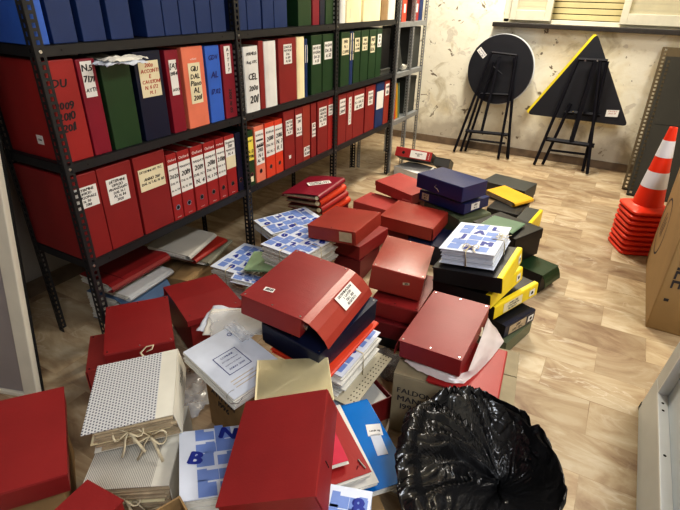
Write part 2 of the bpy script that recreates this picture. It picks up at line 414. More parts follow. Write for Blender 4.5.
Z3, Z2, Z1 = LV[0]+.0005, LV[1]+.0005, LV[2]+.0005
LW, LC = LABELW, LABELC
G3, G2, G1 = 'document boxes on the bottom shelf', 'document boxes on the middle shelf', 'document boxes on the upper shelf'
B, A_, F_ = 'box', 'arch', 'folder'
ITEMS3 = [
 ('archive_box','red archive box with white DETERMINE PERSONALE label behind the nearest shelf post, bottom shelf','box',1.003,1.123,.35,RED,B,[(.74,.84,.24,['DETERMINE','UFFICIO','PERSONALE','N. 50','2018'],LW,INK)]),
 ('archive_box','red archive box with handwritten FINANZIARIO label, second from the near post on bottom shelf','box',1.125,1.287,.35,RED,B,[(.70,.62,.30,['DETERMINE','UFFICIO','FINANZIARIO','DAL N. 1','AL N. 114','2020'],LW,INK)]),
 ('archive_box','wide red archive box with printed cream label, beside the red lever arch files','box',1.297,1.468,.35,RED,B,[(.70,.82,.28,['DETERMINE UFF. TEC.','','ANNO 2017','DAL N. 1 AL N. 80',''],LC,INK)]),
]
ox = ['MANDATI/2020/DAL N. 1/AL N. 230','MANDATI/2019/DAL N. 301/AL N. 500','MANDATI/2019/DAL N. 1/N. 4','MANDATI/2018/DAL N. 1/N. 3 70','MANDATI/2018/DAL N. 71/AL N. 150']
pos = ['first','second','third','fourth','fifth']
oy = [(1.472,1.533),(1.536,1.613),(1.62,1.702),(1.706,1.787),(1.79,1.853)]
for t, (a, b), p in zip(ox, oy, pos):
    l = t.split('/'); ITEMS3.append(('lever_arch_file','red lever arch file marked MANDATI %s, %s of the row on bottom shelf' % (l[1], p),'file',a,b,.32,RED2,A_,[(.62,.96,.46,l,LW,INK)]))
ITEMS3 += [
 ('lever_arch_file','red lever arch file with half cream label, last of the red row before second post','file',1.857,1.935,.32,RED2,A_,[(.80,.96,.28,['Registro','2017','MANDATI','N. 4'],LW,INK),(.56,.96,.2,[''],LC,INK)]),
 ('lever_arch_file','navy lever arch file in shadow just left of the second post','file',1.942,1.985,.32,NAVY,A_,[]),
 ('lever_arch_file','narrow green lever arch file with yellow label, just right of the second post','file',2.03,2.09,.31,GREENB,A_,[(.68,.9,.42,['REGIST.','','N. 12','1996'],LABELY,INK),(.12,.4,.1,[''],LC,INK)]),
 ('lever_arch_file','salmon lever arch file with white label and black bars, bottom shelf','file',2.099,2.187,.32,SALMON,A_,[(.62,.84,.6,['REVERSALI','','ANNI','2013','N. 1','AL 90'],LW,INK)]),
 ('lever_arch_file','orange red lever arch file with white label, left one of two with round holes','file',2.195,2.285,.32,ORANGE,A_,[(.66,.96,.52,['REVERSALI','2018','DAL N. 1','AL N. 2'],LW,INK)]),
 ('lever_arch_file','orange red lever arch file with white label, right one of two with round holes','file',2.288,2.366,.32,ORANGE,A_,[(.66,.96,.50,['MANDATI','2016','N. 3','R. 1'],LW,INK)]),
 ('archive_box','red archive box with white label and a small torn sticker near its foot','box',2.379,2.493,.35,RED,B,[(.72,.62,.26,['MUTUI','DAL 2010','AL 2013','N. 8'],LW,INK),(.2,.2,.06,[''],LW,INK)]),
 ('archive_box','red archive box with tall white label beside a brick red box on bottom shelf','box',2.501,2.583,.35,RED,B,[(.70,.8,.38,['BILANCIO','2011','','N. 2','ENTRATE'],LW,INK)]),
 ('archive_box','brick red archive box with white label low on its spine','box',2.585,2.672,.35,REDO,B,[(.17,.8,.18,['ATTI','VARI'],LW,INK)]),
 ('archive_box','narrow red archive box with small white label at mid height, bottom shelf','box',2.684,2.747,.35,RED,B,[(.52,.7,.26,['ICI','2009','RUOLI'],LW,INK)]),
 ('archive_box','wide red archive box with large handwritten label left of the third post','box',2.763,2.897,.35,RED,B,[(.70,.72,.36,['DELIBERE','GIUNTA','DAL 2001','AL 2005','N. 4'],LW,INK)]),
 ('archive_box','red archive box with high white label directly against the third post','box',2.9,2.964,.35,RED2,B,[(.78,.9,.2,['DELIB.','2006','N. 5'],LW,INK)]),
 ('archive_box','red archive box with white label directly right of the third post','box',3.04,3.16,.35,RED,B,[(.76,.7,.3,['CONCORSI','ANNI 1998','2004'],LW,INK)]),
 ('archive_box','narrow red archive box with long vertical white label, bottom shelf','box',3.163,3.265,.35,RED,B,[(.62,.42,.56,['T','A','S','S','E','2','0'],LW,INK)]),
 ('archive_box','red archive box with two white labels side by side, bottom shelf third bay','box',3.268,3.448,.35,RED,B,[(.74,.84,.3,['CONTRATTI 1990','N. 1  DAL 12','AL 1995'],LW,INK)]),
 ('archive_box','wide red archive box with narrow white label left of the blue one','box',3.466,3.639,.35,RED,B,[(.74,.5,.3,['PROTOC.','2003','N. 1'],LW,INK)]),
 ('archive_box','blue archive box with torn white label among the reds on bottom shelf','box',3.654,3.808,.35,BLUEB,B,[(.62,.84,.4,['','',''],LW,INK)]),
 ('archive_box','brick red archive box with high white label, last on bottom shelf before end post','box',3.814,3.917,.35,REDO,B,[(.8,.7,.26,['ANNI','80'],LW,INK)]),
]
ITEMS2 = [
 ('archive_box','large red archive box with DU 2009 10 11 in marker behind nearest shelf post','box',1.02,1.134,.35,RED2,B,[]),
 ('archive_box','dark red archive box with white ATTI sticker, second on middle shelf','box',1.14,1.216,.345,MAROON,B,[(.80,.62,.36,['N.5','7171','ATTI'],LW,INK)]),
 ('archive_box','plain green archive box under crumpled newspaper on middle shelf','box',1.232,1.365,.316,GREENB,B,[]),
 ('archive_box','navy archive box with cream label written in red, middle shelf','box',1.385,1.524,.35,NAVY,B,[(.70,.74,.40,['2000','ACCONTI','E','CAUZIONI','N. 6 172','M. 1'],LC,INKR)]),
 ('archive_box','dark red archive box with white label, between the navy and salmon boxes','box',1.545,1.621,.345,MAROON,B,[(.68,.56,.42,['[A]','1984','','AGO'],LW,INK)]),
 ('archive_box','salmon pink archive box with tall cream label on middle shelf','box',1.64,1.772,.35,SALMON,B,[(.56,.56,.50,['GIU','DAL','Piano','AL','2001'],LC,INK)]),
 ('archive_box','bright blue archive box with faint blue writing on middle shelf','box',1.785,1.88,.345,BLUEL,B,[]),
 ('archive_box','red archive box with white label and figures down its spine, left of second post','box',1.89,1.978,.345,MAROON,B,[(.80,.5,.36,['A','T','T','I','7'],LW,INK)]),
 ('lever_arch_file','white lever arch file with CEL 2000 writing, right of the second post','file',2.055,2.175,.325,WHITEB,F_,[]),
 ('archive_box','narrow red archive box between the two white files, middle shelf','box',2.178,2.22,.345,RED,B,[]),
 ('lever_arch_file','white lever arch file with small pale yellow label, middle shelf','file',2.224,2.334,.34,WHITEB,F_,[(.5,.5,.12,['2000','2001'],LABELC,INKR)]),
 ('archive_box','wide red archive box with white handwritten label, middle shelf second bay','box',2.353,2.53,.345,RED,B,[(.76,.46,.3,['LEGGE 219','PRATICHE','DAL','N. 100','AL 150'],LW,INK)]),
 ('folder','cream card folder squeezed between red and green boxes on middle shelf','folder',2.537,2.619,.345,MANILA,F_,[]),
 ('folder','thin blue folder with white top label, left of the two green boxes','folder',2.622,2.65,.33,BLUEB,F_,[(.75,.9,.3,[''],LW,INK)]),
 ('archive_box','green archive box with white label, left one of a pair by the third post','box',2.69,2.815,.345,GREENB,B,[(.68,.76,.32,['NOTE DI','PAGAM.','DA 20','A 35'],LW,INK)]),
 ('archive_box','green archive box with white label, right one of a pair by the third post','box',2.825,2.962,.345,GREENB,B,[(.72,.7,.3,['PAGAM.','DA 36','A 50'],LW,INK)]),
 ('archive_box','green archive box with two cream labels directly right of third post, middle shelf','box',3.06,3.186,.345,GREENB,B,[(.74,.8,.3,['1980','N. 1','COMM.'],LC,INK)]),
 ('folder','thin blue folder with long cream label among green boxes, middle shelf','folder',3.191,3.242,.345,BLUEB,F_,[(.72,.9,.5,['ATTI','1982'],LC,INK)]),
 ('archive_box','green archive box right of the thin blue folder with cream label','box',3.246,3.344,.345,GREENB,B,[(.74,.76,.26,['1983','N. 12','COMM.'],LC,INK)]),
 ('archive_box','green archive box with square cream label, fourth green box right of third post','box',3.353,3.476,.345,GREENB,B,[(.74,.66,.26,['1985','EDILIZIA','N. 3'],LC,INK)]),
 ('archive_box','green archive box with low cream label, second from the dark box','box',3.485,3.606,.345,GREENB,B,[(.70,.6,.32,['1987','N. 40','EDIL.'],LC,INK)]),
 ('archive_box','last green archive box on middle shelf with small white label, beside dark box','box',3.611,3.707,.345,GREENB,B,[(.76,.7,.26,['88','89','N. 6'],LW,INK)]),
]
ITEMS1 = [
 ('archive_box','bright blue archive box with dark side, behind nearest post on upper shelf','box',1.003,1.066,.35,BLUEL,B,[]),
 ('archive_box','blue archive box with frayed foot, second on upper shelf','box',1.078,1.17,.35,BLUEB,B,[]),
 ('archive_box','blue archive box, third on upper shelf right of a dark gap','box',1.19,1.286,.35,BLUEB,B,[]),
 ('archive_box','blue archive box, fourth on upper shelf above the navy box','box',1.306,1.409,.35,BLUEB,B,[]),
 ('archive_box','blue archive box above the salmon box, first of the tight blue row','box',1.474,1.565,.35,BLUEB,B,[]),
 ('archive_box','blue archive box, second of the tight blue row on upper shelf','box',1.568,1.655,.35,BLUEB,B,[]),
 ('archive_box','blue archive box, third of the tight blue row on upper shelf','box',1.659,1.748,.35,BLUEB,B,[]),
 ('archive_box','blue archive box, fourth of the tight blue row on upper shelf','box',1.753,1.846,.35,BLUEB,B,[]),
 ('archive_box','blue archive box, last of the tight blue row left of the second post','box',1.85,1.945,.35,BLUEB,B,[]),
 ('archive_box','slim blue archive box directly right of the second post, upper shelf','box',2.04,2.1,.35,BLUEB,B,[]),
 ('archive_box','wide blue archive box above the white files, upper shelf','box',2.104,2.216,.35,BLUEB,B,[]),
 ('archive_box','blue archive box, third right of the second post on upper shelf','box',2.227,2.324,.35,BLUEB,B,[]),
 ('archive_box','blue archive box with scratched spine beside the green box, upper shelf','box',2.328,2.448,.35,BLUEB,B,[]),
 ('archive_box','green archive box between blue and dark red ones on upper shelf','box',2.555,2.695,.35,GREENB,B,[]),
 ('archive_box','dark red archive box on upper shelf near the third post','box',2.708,2.786,.35,MAROON,B,[]),
 ('archive_box','slim navy archive box on upper shelf near the third post','box',2.79,2.85,.35,NAVY,B,[]),
 ('archive_box','green archive box against the third post on upper shelf','box',2.858,2.955,.35,GREENB,B,[]),
 ('folder','white card folder right of the third post on upper shelf','folder',3.045,3.115,.34,WHITEB,F_,[(.3,.5,.3,['1999'],LC,INK)]),
 ('folder','thick cream folder with worn writing at its foot on upper shelf','folder',3.13,3.345,.34,MANILA,F_,[(.16,.6,.16,['VARIE','1998'],LC,INK)]),
 ('folder','thick cream folder on upper shelf between the worn one and the brown','folder',3.372,3.655,.34,MANILA,F_,[]),
 ('folder','tan brown folder on upper shelf near the end post','folder',3.665,3.785,.34,KRAFT,F_,[]),
 ('folder','pale cream folder last on upper shelf before the end post','folder',3.79,3.925,.34,CREAM,F_,[]),
]
T = {}
for items, z, g in ((ITEMS3, Z3, G3), (ITEMS2, Z2, G2), (ITEMS1, Z1, G1)):
    for nm, lab, cat, y0, y1, h, col, kind, labels in items:
        d = .34 if kind == B else .29
        T[lab] = upright(nm, lab, cat, g, y0, y1, z, h, col, kind, d, labels)
def find(s):
    return [o for l, o in T.items() if s in l][0]
for i in range(6):
    t = [o for l, o in T.items() if 'lever arch file' in l and ('MANDATI 20' in l or 'half cream' in l)][i]
    a = oy[i] if i < 5 else (1.857, 1.935); w = a[1]-a[0]-.002
    inscription(t, face_M((.0002, 0, .292), (0, 1, 0), (0, 0, 1)), w*.8, .022, ['Oxford'], INKW, 'lettering', False)
    inscription(t, face_M((.0002, 0, .014), (0, 1, 0), (0, 0, 1)), w*.5, .007, ['Oxford'], INKW, 'lettering', False)
t = find('DU 2009'); inscription(t, face_M((.0002, -.016, .20), (0, 1, 0), (0, 0, 1)), .072, .19, ['DU', '', '2009', '2010', '2011'], INK)
sticker(t, face_M((-.13, -.0567, .07), (1, 0, 0), (0, 0, 1)), .038, .034, ['', 'l3388', ''], LABELW, INK, 'sticker')
t = find('faint blue'); inscription(t, face_M((.0002, 0, .22), (0, 1, 0), (0, 0, 1)), .06, .19, ['GDV', '', 'AL', '', '17.02'], INKB)
t = find('figures down'); inscription(t, face_M((.0002, 0, .085), (0, 0, -1), (0, 1, 0)), .13, .026, ['2001 30 05'], INK)
t = find('CEL 2000'); inscription(t, face_M((.002, 0, .12), (0, 1, 0), (0, 0, 1)), .07, .17, ['CEL', '2000', '201'], INK); inscription(t, face_M((.002, 0, .27), (0, 1, 0), (0, 0, 1)), .08, .06, ['PERMESSI', '', 'Reg. UTC'], INK)
t = find('black bars')
m_ = MB(); m_.box(.0014, .002, -.03, .03, .236, .246); m_.box(.0014, .002, -.03, .03, .202, .212); m_.build('black_bar', INK, t)
t = find('salmon pink'); inscription(t, face_M((.0002, 0, .3), (0, 1, 0), (0, 0, 1)), .05, .012, ['ESSELTE'[:0]+'oxford'], INKW, 'lettering', False)

# dark flat box filling the end of the middle shelf, grey box under it
t = thing('document_case', 'black document case standing at the far end of the middle shelf', 'case', G2, (XS-.03, 3.81, Z2+.0455))
m_ = MB(); m_.box(-.3, 0, -.085, .085, 0, .29); m_.build('body', BLACKB, t, bevel=.004); m_ = MB(); m_.box(-.302, .003, -.088, .088, .255, .292); m_.build('lid', BLACKB, t, bevel=.003)
t = thing('flat_box', 'flat grey box under the black document case, far end of middle shelf', 'box', None, (XS-.02, 3.81, Z2))
m_ = MB(); m_.box(-.31, 0, -.09, .09, 0, .036); m_.build('body', GREYB, t, bevel=.002); m_ = MB(); m_.box(-.312, .003, -.092, .092, .03, .045); m_.build('lid', GREYB, t, bevel=.002)

# newspaper draped over the green box
def crumple(name, mat_, parent, cx, cy, z, L, W, amp, seed, sag=0, nu=26, nv=20, rz=0, t=.0006, curl=0):
    mb = MB(); ca, sa = math.cos(rz), math.sin(rz)
    def fn(u, v):
        x = (u-.5)*L*(1+.1*noise.noise(Vector((v*4, seed, 0)))); y = (v-.5)*W*(1+.1*noise.noise(Vector((u*4, seed+9, 0))))
        n = abs(noise.noise(Vector((u*3.1, v*3.3, seed))))*1.1+.6*abs(noise.noise(Vector((u*7, v*7, seed+3))))+.25*noise.noise(Vector((u*17, v*17, seed)))
        e = max(abs(u-.5), abs(v-.5))*2
        zz = z+amp*n-sag*max(0, e-.6)**1.5+curl*max(0, e-.7)**2
        return (cx+x*ca-y*sa, cy+x*sa+y*ca, zz)
    mb.grid(fn, nu, nv); o = mb.build(name, mat_, parent, smooth=True)
    s = o.modifiers.new('t', 'SOLIDIFY'); s.thickness = t; s.offset = 1
    return o
t = thing('newspaper', 'crumpled newspaper lying on top of the green box on middle shelf', 'newspaper', None, (-1.78, 1.3, Z2+.3205))
for i in range(3): crumple('sheet', PAPERB if i == 1 else PAPER, t, .012*i, .002*(i-1), .001+.006*i, .24, .118, .011, 3.1+i)
crumple('overhanging_sheet', PAPERB, t, .128, -.012, .006, .085, .19, .016, 6.6, sag=.03)
crumple('overhanging_sheet', PAPER, t, .122, .010, .020, .075, .17, .012, 8.3, sag=.03)

# things on the galvanised unit
GU = 'files on the galvanised shelves'
for y0, y1, col, w in ((4.022, 4.12, BLACKB, 'black file left on the galvanised top shelf behind first post'), (4.13, 4.225, ORANGE, 'orange red file on the galvanised top shelf between first and second posts'), (4.33, 4.39, GREYB, 'dark grey file on the galvanised top shelf behind second post'),
                    (4.40, 4.505, RED2, 'red file on the galvanised top shelf between second and third posts'), (4.51, 4.60, BLUEB, 'blue file on the galvanised top shelf beside third post')):
    upright('archive_box', w, 'file', GU, y0, y1, LV2[2]+.001, .33, col, B, .27, [(.3, .4, .2, [''], LW, INK)] if col in (ORANGE, RED2) else [], x=XS-.042)
t = thing('steel_cabinet_drawer', 'dark grey metal case on the middle galvanised shelf near back wall', 'case', None, (XS-.042, 4.47, LV2[1]+.001))
m_ = MB(); m_.box(-.27, 0, -.125, .125, 0, .34); m_.build('body', GREYB, t, bevel=.003); m_ = MB(); m_.box(-.001, .003, -.12, .12, .01, .33); m_.build('front_panel', GREYB, t, bevel=.002)
t = thing('document_tray', 'grey document case tilted on the middle galvanised shelf', 'case', None, (XS-.14, 4.165, LV2[1]+.03), (.45, 0, 0))
m_ = MB(); m_.box(-.12, .1, -.05, .05, .0, .22); m_.build('body', GREYB, t, bevel=.003); m_ = MB(); m_.box(-.122, .104, -.052, .052, .2, .224); m_.build('lid', BLACKB, t, bevel=.002)
t = thing('paper_stack', 'curled stack of white papers on the middle galvanised shelf', 'papers', None, (XS-.08, 4.238, LV2[1]))
for i in range(4): crumple('sheet', PAPER, t, 0, 0, .004+.008*i, .12, .09, .010, i+.5, curl=.15)
for i, (y, col, w) in enumerate(((4.06, REDD, 'dark red folder leaning on the lowest galvanised shelf'), (4.11, ORANGE, 'orange folder leaning on the lowest galvanised shelf'), (4.155, MUSTARD, 'yellow folder leaning on the lowest galvanised shelf'), (4.20, GREENF, 'pale teal folder leaning on the lowest galvanised shelf'))):
    upright('folder', w, 'folder', 'leaning folders on the lowest galvanised shelf', y-.015, y+.015, LV2[0]+.004, .31, col, F_, .25, [], x=XS-.03, lean=.16)
t = thing('document_case', 'grey document case standing on the lowest galvanised shelf near back wall', 'case', None, (XS-.042, 4.48, LV2[0]+.001))
m_ = MB(); m_.box(-.25, 0, -.11, .11, 0, .32); m_.build('body', GREYB, t, bevel=.003); m_ = MB(); m_.box(-.252, .003, -.113, .113, .29, .322); m_.build('lid', GREYB, t, bevel=.002)
#PART2
# ================================================================== THE PILE
# box poses measured in metres: centre x, y, z, yaw, tilt about x, tilt about y, length, width, thickness
P = dict(
 big_red=(-.841,1.228,.506,.063,0,.105,.236,.368,.080), big_navy=(-.755,1.254,.386,-.108,.075,.065,.256,.357,.096), big_orange=(-.735,1.256,.320,-.06,.07,.06,.25,.352,.012),
 bundle=(-.715,1.288,.210,-.04,.03,.03,.235,.29,.15), red_open=(-.676,1.28,.056,-.52,0,0,.33,.24,.112),
 red_right=(-.349,1.468,.362,-.01,.04,-.03,.225,.352,.076), red_under=(-.235,1.41,.284,.11,0,0,.24,.28,.008), cardR=(-.274,1.421,.1385,.137,0,0,.407,.291,.277),
 stk_top=(-.7,1.90,.318,.215,-.02,.11,.238,.332,.122), stk_mid=(-.655,1.86,.193,.05,-.01,-.02,.225,.33,.083), stk_low=(-.652,1.84,.104,.086,0,-.01,.215,.33,.085), stk_base=(-.64,1.85,.029,.05,0,0,.235,.33,.058),
 mid_red=(-.955,2.715,.190,.017,0,.03,.345,.30,.085), mid_base=(-1.02,2.74,.07,.05,0,0,.14,.24,.14), navy_mid=(-.81,2.675,.066,.019,0,0,.224,.27,.132),
 back_red=(-1.199,3.151,.214,-.33,.02,.03,.348,.261,.0775), back_base=(-1.16,3.235,.078,-.33,0,0,.28,.19,.156), gap_red=(-1.2945,2.965,.077,1.46,0,0,.2266,.33,.154),
 brown_top=(-1.098,2.055,.378,.03,-.03,-.08,.272,.314,.073), brown_low=(-1.15,2.29,.187,-.10,0,0,.25,.312,.086), brown_base=(-1.15,2.27,.071,.06,0,0,.22,.30,.142),
 fold1=(-1.56,2.49,.362,.07,0,-.05,.268,.365,.036), fold2=(-1.565,2.53,.308,.016,0,-.04,.26,.335,.048), fold3=(-1.56,2.545,.260,0,0,-.04,.262,.34,.046), fold4=(-1.566,2.59,.211,-.074,0,0,.256,.33,.050), fold_base=(-1.57,2.60,.092,-.05,0,0,.24,.31,.184),
 bw_A=(-1.505,2.127,.256,-.453,.02,0,.223,.35,.052), bw_A_base=(-1.515,2.14,.113,-.45,0,0,.19,.29,.226), bw_B=(-1.25,1.854,.272,-.11,0,-.02,.265,.30,.118), bw_B_base=(-1.24,1.86,.105,-.05,0,0,.24,.28,.208), bw_C=(-1.59,1.80,.078,.063,0,0,.205,.31,.155),
 bw_D=(-1.40,1.605,.178,.5,-.35,.25,.15,.19,.02), sage=(-1.405,1.74,.216,.40,0,-.03,.15,.20,.010),
 bw_top=(-.402,2.01,.468,.004,-.01,-.12,.236,.328,.069), by1=(-.372,1.97,.392,-.04,0,-.13,.30,.325,.072), by2=(-.370,2.014,.292,-.20,0,-.12,.282,.335,.064), by3=(-.317,2.12,.202,-.41,.03,-.04,.28,.33,.066), navy_by=(-.278,2.085,.114,-.41,0,0,.28,.23,.066), green_low=(-.274,2.06,.0385,-.28,0,0,.28,.25,.076),
 green_right=(-.258,2.683,.058,-.34,0,0,.33,.172,.116), black_r=(-.387,2.729,.206,-.44,.01,-.02,.30,.252,.165), black_base=(-.50,2.87,.06,-.44,0,0,.18,.12,.119), green_fold=(-.405,2.665,.308,-.20,-.03,-.03,.19,.19,.012),
 yellow_edge=(-.352,3.377,.06,-.10,0,0,.11,.28,.12), black_y=(-.519,3.53,.0525,-.10,0,0,.224,.301,.105), yellow_f=(-.545,3.64,.129,-.54,.03,.02,.294,.194,.036), grey_far=(-.613,3.955,.067,-.20,0,0,.352,.25,.134),
 blue_top=(-.828,3.02,.362,-.384,-.02,-.03,.38,.25,.098), blue_low=(-.81,3.065,.253,-.357,-.02,-.03,.37,.268,.068), olive=(-.775,3.03,.105,-.564,0,0,.36,.27,.21),
 red_arch_far=(-1.475,4.09,.168,.09,-.42,.04,.325,.25,.08), white_far=(-1.46,4.05,.040,-.30,0,0,.30,.25,.08), dark_arch_far=(-1.228,4.13,.13,.09,-.42,.04,.14,.22,.075), red_far=(-1.058,3.86,.06,-.475,0,0,.329,.17,.12),
 red_left=(-1.471,1.009,.219,.886,0,-.01,.25,.329,.083), red_left_low=(-1.506,.938,.087,.865,0,0,.25,.23,.172), red_lid=(-1.44,1.32,.118,1.105,-.04,.03,.215,.335,.20),
 whitedoc=(-.922,.955,.332,-.251,.05,.05,.294,.208,.045), brownbox=(-.905,1.0,.144,-.25,0,0,.25,.20,.288), manila=(-.675,.952,.378,.62,-.03,.02,.235,.20,.003),
 cream=(-1.132,.717,.268,.71,.13,-.14,.267,.269,.1035), cream_low=(-1.07,.645,.082,.60,0,0,.25,.31,.164),
 far_left=(-1.279,.412,.263,.994,.04,.08,.25,.355,.07), far_base=(-1.30,.41,.103,.994,0,0,.22,.32,.205),
 red_bot=(-.861,.285,.18,-1.515,0,0,.25,.125,.36), cardopen=(-.646,.398,.155,-.38,0,0,.24,.15,.31), bwBN=(-.781,.678,.20,.798,-.20,.12,.19,.30,.06),
 front_red=(-.543,.703,.378,.427,.07,-.30,.248,.318,.095), eight=(-.331,.652,.224,.32,0,0,.116,.28,.07), front_base=(-.50,.87,.076,.80,0,0,.25,.34,.150),
 blue_f=(-.466,.985,.168,2.433,0,.03,.36,.23,.024), papers_f=(-.522,.905,.197,2.438,0,.02,.32,.20,.012), red_f=(-.578,.890,.226,2.47,0,.02,.368,.25,.022), pink_f=(-.617,.862,.255,2.44,0,.02,.304,.24,.016),
 u_card=(-1.86,1.60,.06,1.815,0,0,.25,.24,.118), u_blue=(-1.90,1.30,.08,.12,0,0,.27,.28,.155), u_clear=(-1.885,1.315,.18,.09,0,.03,.26,.29,.03), u_red=(-1.90,1.305,.245,0,.03,-.03,.23,.345,.045), u_grey=(-1.85,1.635,.258,.30,-.05,.14,.237,.31,.026), u_red2=(-1.87,1.73,.186,.16,-.05,.10,.224,.31,.022), u_grey2=(-1.87,1.77,.150,.3,-.03,.06,.25,.31,.02),
)
def pose(key):
    x, y, z, yw, ax, ay, L, W, T = P[key]
    R = Euler((ax, ay, yw)).to_matrix(); c = Vector((x, y, z))+R @ Vector((0, 0, -T/2))
    return c, (ax, ay, yw), L, W, T
G_PILE = 'archive boxes heaped on the floor'
def side_frame(side, L, W, T, z=None):
    """M for a vertical side face, x right, y up"""
    z = T/2 if z is None else z
    return {'+x': face_M((L/2, 0, z), (0, 1, 0), (0, 0, 1)), '-x': face_M((-L/2, 0, z), (0, -1, 0), (0, 0, 1)),
            '-y': face_M((0, -W/2, z), (1, 0, 0), (0, 0, 1)), '+y': face_M((0, W/2, z), (-1, 0, 0), (0, 0, 1))}[side]
def archive(key, label, color, flap='-y', fl=.8, flare=.0, rivets=True, spine=None, spine_mat=None, group=G_PILE, name='archive_box', cat='box', bulge=.003, flap_mat=None, seam=True):
    c, r, L, W, T = pose(key)
    t = thing(name, label, cat, group, c, r)
    b = MB(); b.box(-L/2+.002, L/2-.002, -W/2+.002, W/2-.002, 0, T-.004); b.build('body', color, t, bevel=.003)
    # lid: slightly bowed top plus a turned-down flap along one side
    lid = MB(); nx = 10
    def top(u, v):
        e = 16*u*(1-u)*v*(1-v)
        return ((u-.5)*L, (v-.5)*W, T-.0005+bulge*e)
    lid.grid(top, nx, nx); lid.grid(lambda u, v: (lambda p: (p[0], p[1], T-.0045))(top(1-u, v)), nx, nx)
    for a, bb in (((0, 0), (1, 0)), ((1, 0), (1, 1)), ((1, 1), (0, 1)), ((0, 1), (0, 0))):
        p, q = top(*a), top(*bb); lid.poly([(p[0], p[1], T-.0045), (q[0], q[1], T-.0045), q, p])
    if flap:
        half, run = (L/2, W) if flap[1] == 'x' else (W/2, L)
        d = T*fl
        if flare: prof = [(half-.001, T-.0005), (half+flare*.25, T-d*.10), (half+flare*.55, T-d*.32), (half+flare*.85, T-d*.68), (half+flare, T-d)]
        else: prof = [(half-.004, T-.0002), (half+.0005, T-.0015), (half+.0022, T-.006), (half+.0028, T-d*.6), (half+.0024, T-d)]
        fm = MB(); fm.strip(prof[::-1] if False else prof, -run/2+.001, run/2-.001, .0022)
        a = {'+x': 0, '+y': PI/2, '-x': PI, '-y': -PI/2}[flap]; Rz = Matrix.Rotation(a, 4, 'Z')
        fm.v = [tuple(Rz @ Vector(v)) for v in fm.v]
        fo = fm.build('flap', flap_mat or color, t)
    lo = lid.build('lid', color, t, smooth=False)
    if rivets:
        m = .012; pts = [(-L/2+m, -W/2+m), (0, -W/2+m), (L/2-m, -W/2+m), (-L/2+m, W/2-m), (0, W/2-m), (L/2-m, W/2-m)]
        for px, py in pts:
            rv = MB(); rv.disc((px, py, T+.0012), .0032, 'z', 10); rv.tube([(px, py, T-.001), (px, py, T+.0011)], .0032, 10); rv.build('rivet', CHROME, lo)
    if spine:
        half, run = (L/2, W) if spine[1] == 'x' else (W/2, L)
        s = MB(); n = 5; rr = min(.014, T*.3)
        prof = [(half-.020, T+.0026), (half-.004, T+.0028), (half+.001, T+.0016), (half+.0032, T-.003), (half+.0034, T*.5), (half+.0032, .003), (half+.001, .0006)]
        s.strip(prof, -run/2-.001, run/2+.001, .0022); a = {'+x': 0, '+y': PI/2, '-x': PI, '-y': -PI/2}[spine]; Rz = Matrix.Rotation(a, 4, 'Z')
        s.v = [tuple(Rz @ Vector(v)) for v in s.v]; s.build('spine', spine_mat, t)
    return t
def on_top(key, cx, cy, rot=0, dz=.0035):
    T = P[key][8]
    return Matrix.Translation((cx, cy, T+dz)) @ Matrix.Rotation(rot, 4, 'Z')
def lace(parent, pts, w=.008, name='tape_tie'):
    mb = MB(); pts = [Vector(p) for p in pts]; L_, R_ = [], []
    for i, p in enumerate(pts):
        d = (pts[min(i+1, len(pts)-1)]-pts[max(i-1, 0)]).normalized(); s = d.cross(Vector((.05*math.sin(i), .2, 1))).normalized()*w/2
        L_.append(p-s); R_.append(p+s)
    n = len(pts); mb.add(L_+R_, [(i, i+1, n+i+1, n+i) for i in range(n-1)])
    o = mb.build(name, RIBBON, parent, smooth=True); s = o.modifiers.new('t', 'SOLIDIFY'); s.thickness = .0012; s.offset = 0
    return o
def bow(parent, M, s=.04):
    q = lambda x, y, z: M @ Vector((x*s, y*s, z*s))
    loop = lambda sg: [q(0, 0, .1)]+[q(sg*(.15+1.1*math.sin(a*.5)*1), .55*math.sin(a), .25+.15*math.sin(a*1.3)) for a in [i*2*PI/10 for i in range(1, 10)]]+[q(0, 0, .15)]
    lace(parent, loop(1), s*.2); lace(parent, loop(-1), s*.2)
    lace(parent, [q(0, 0, .1), q(.4, -.5, .15), q(.8, -1.2, .12), q(1.2, -1.9, .1)], s*.22); lace(parent, [q(0, 0, .1), q(-.3, -.6, .12), q(-.45, -1.3, .1), q(-.7, -1.9, .12)], s*.22)

def leaf_stack(mb, x0, x1, y0, y1, z0, z1, n, jit, mi=0):
    """a ragged pile of sheets: each leaf a thin slab with its own offset"""
    h = (z1-z0)/n
    for i in range(n):
        a = [random.uniform(-jit, jit) for _ in range(4)]; th = h*random.uniform(.55, .95)
        z = z0+i*h; sk = random.uniform(-h*.2, h*.2)
        vs = [(x0+a[0], y0+a[2], z), (x1+a[1], y0+a[2]+random.uniform(-jit, jit)*.6, z+sk*.3), (x1+a[1], y1+a[3], z), (x0+a[0], y1+a[3], z)]
        mb.add(vs+[(v[0], v[1], v[2]+th) for v in vs], [(3, 2, 1, 0), (4, 5, 6, 7), (0, 1, 5, 4), (1, 2, 6, 5), (2, 3, 7, 6), (3, 0, 4, 7)], mi)

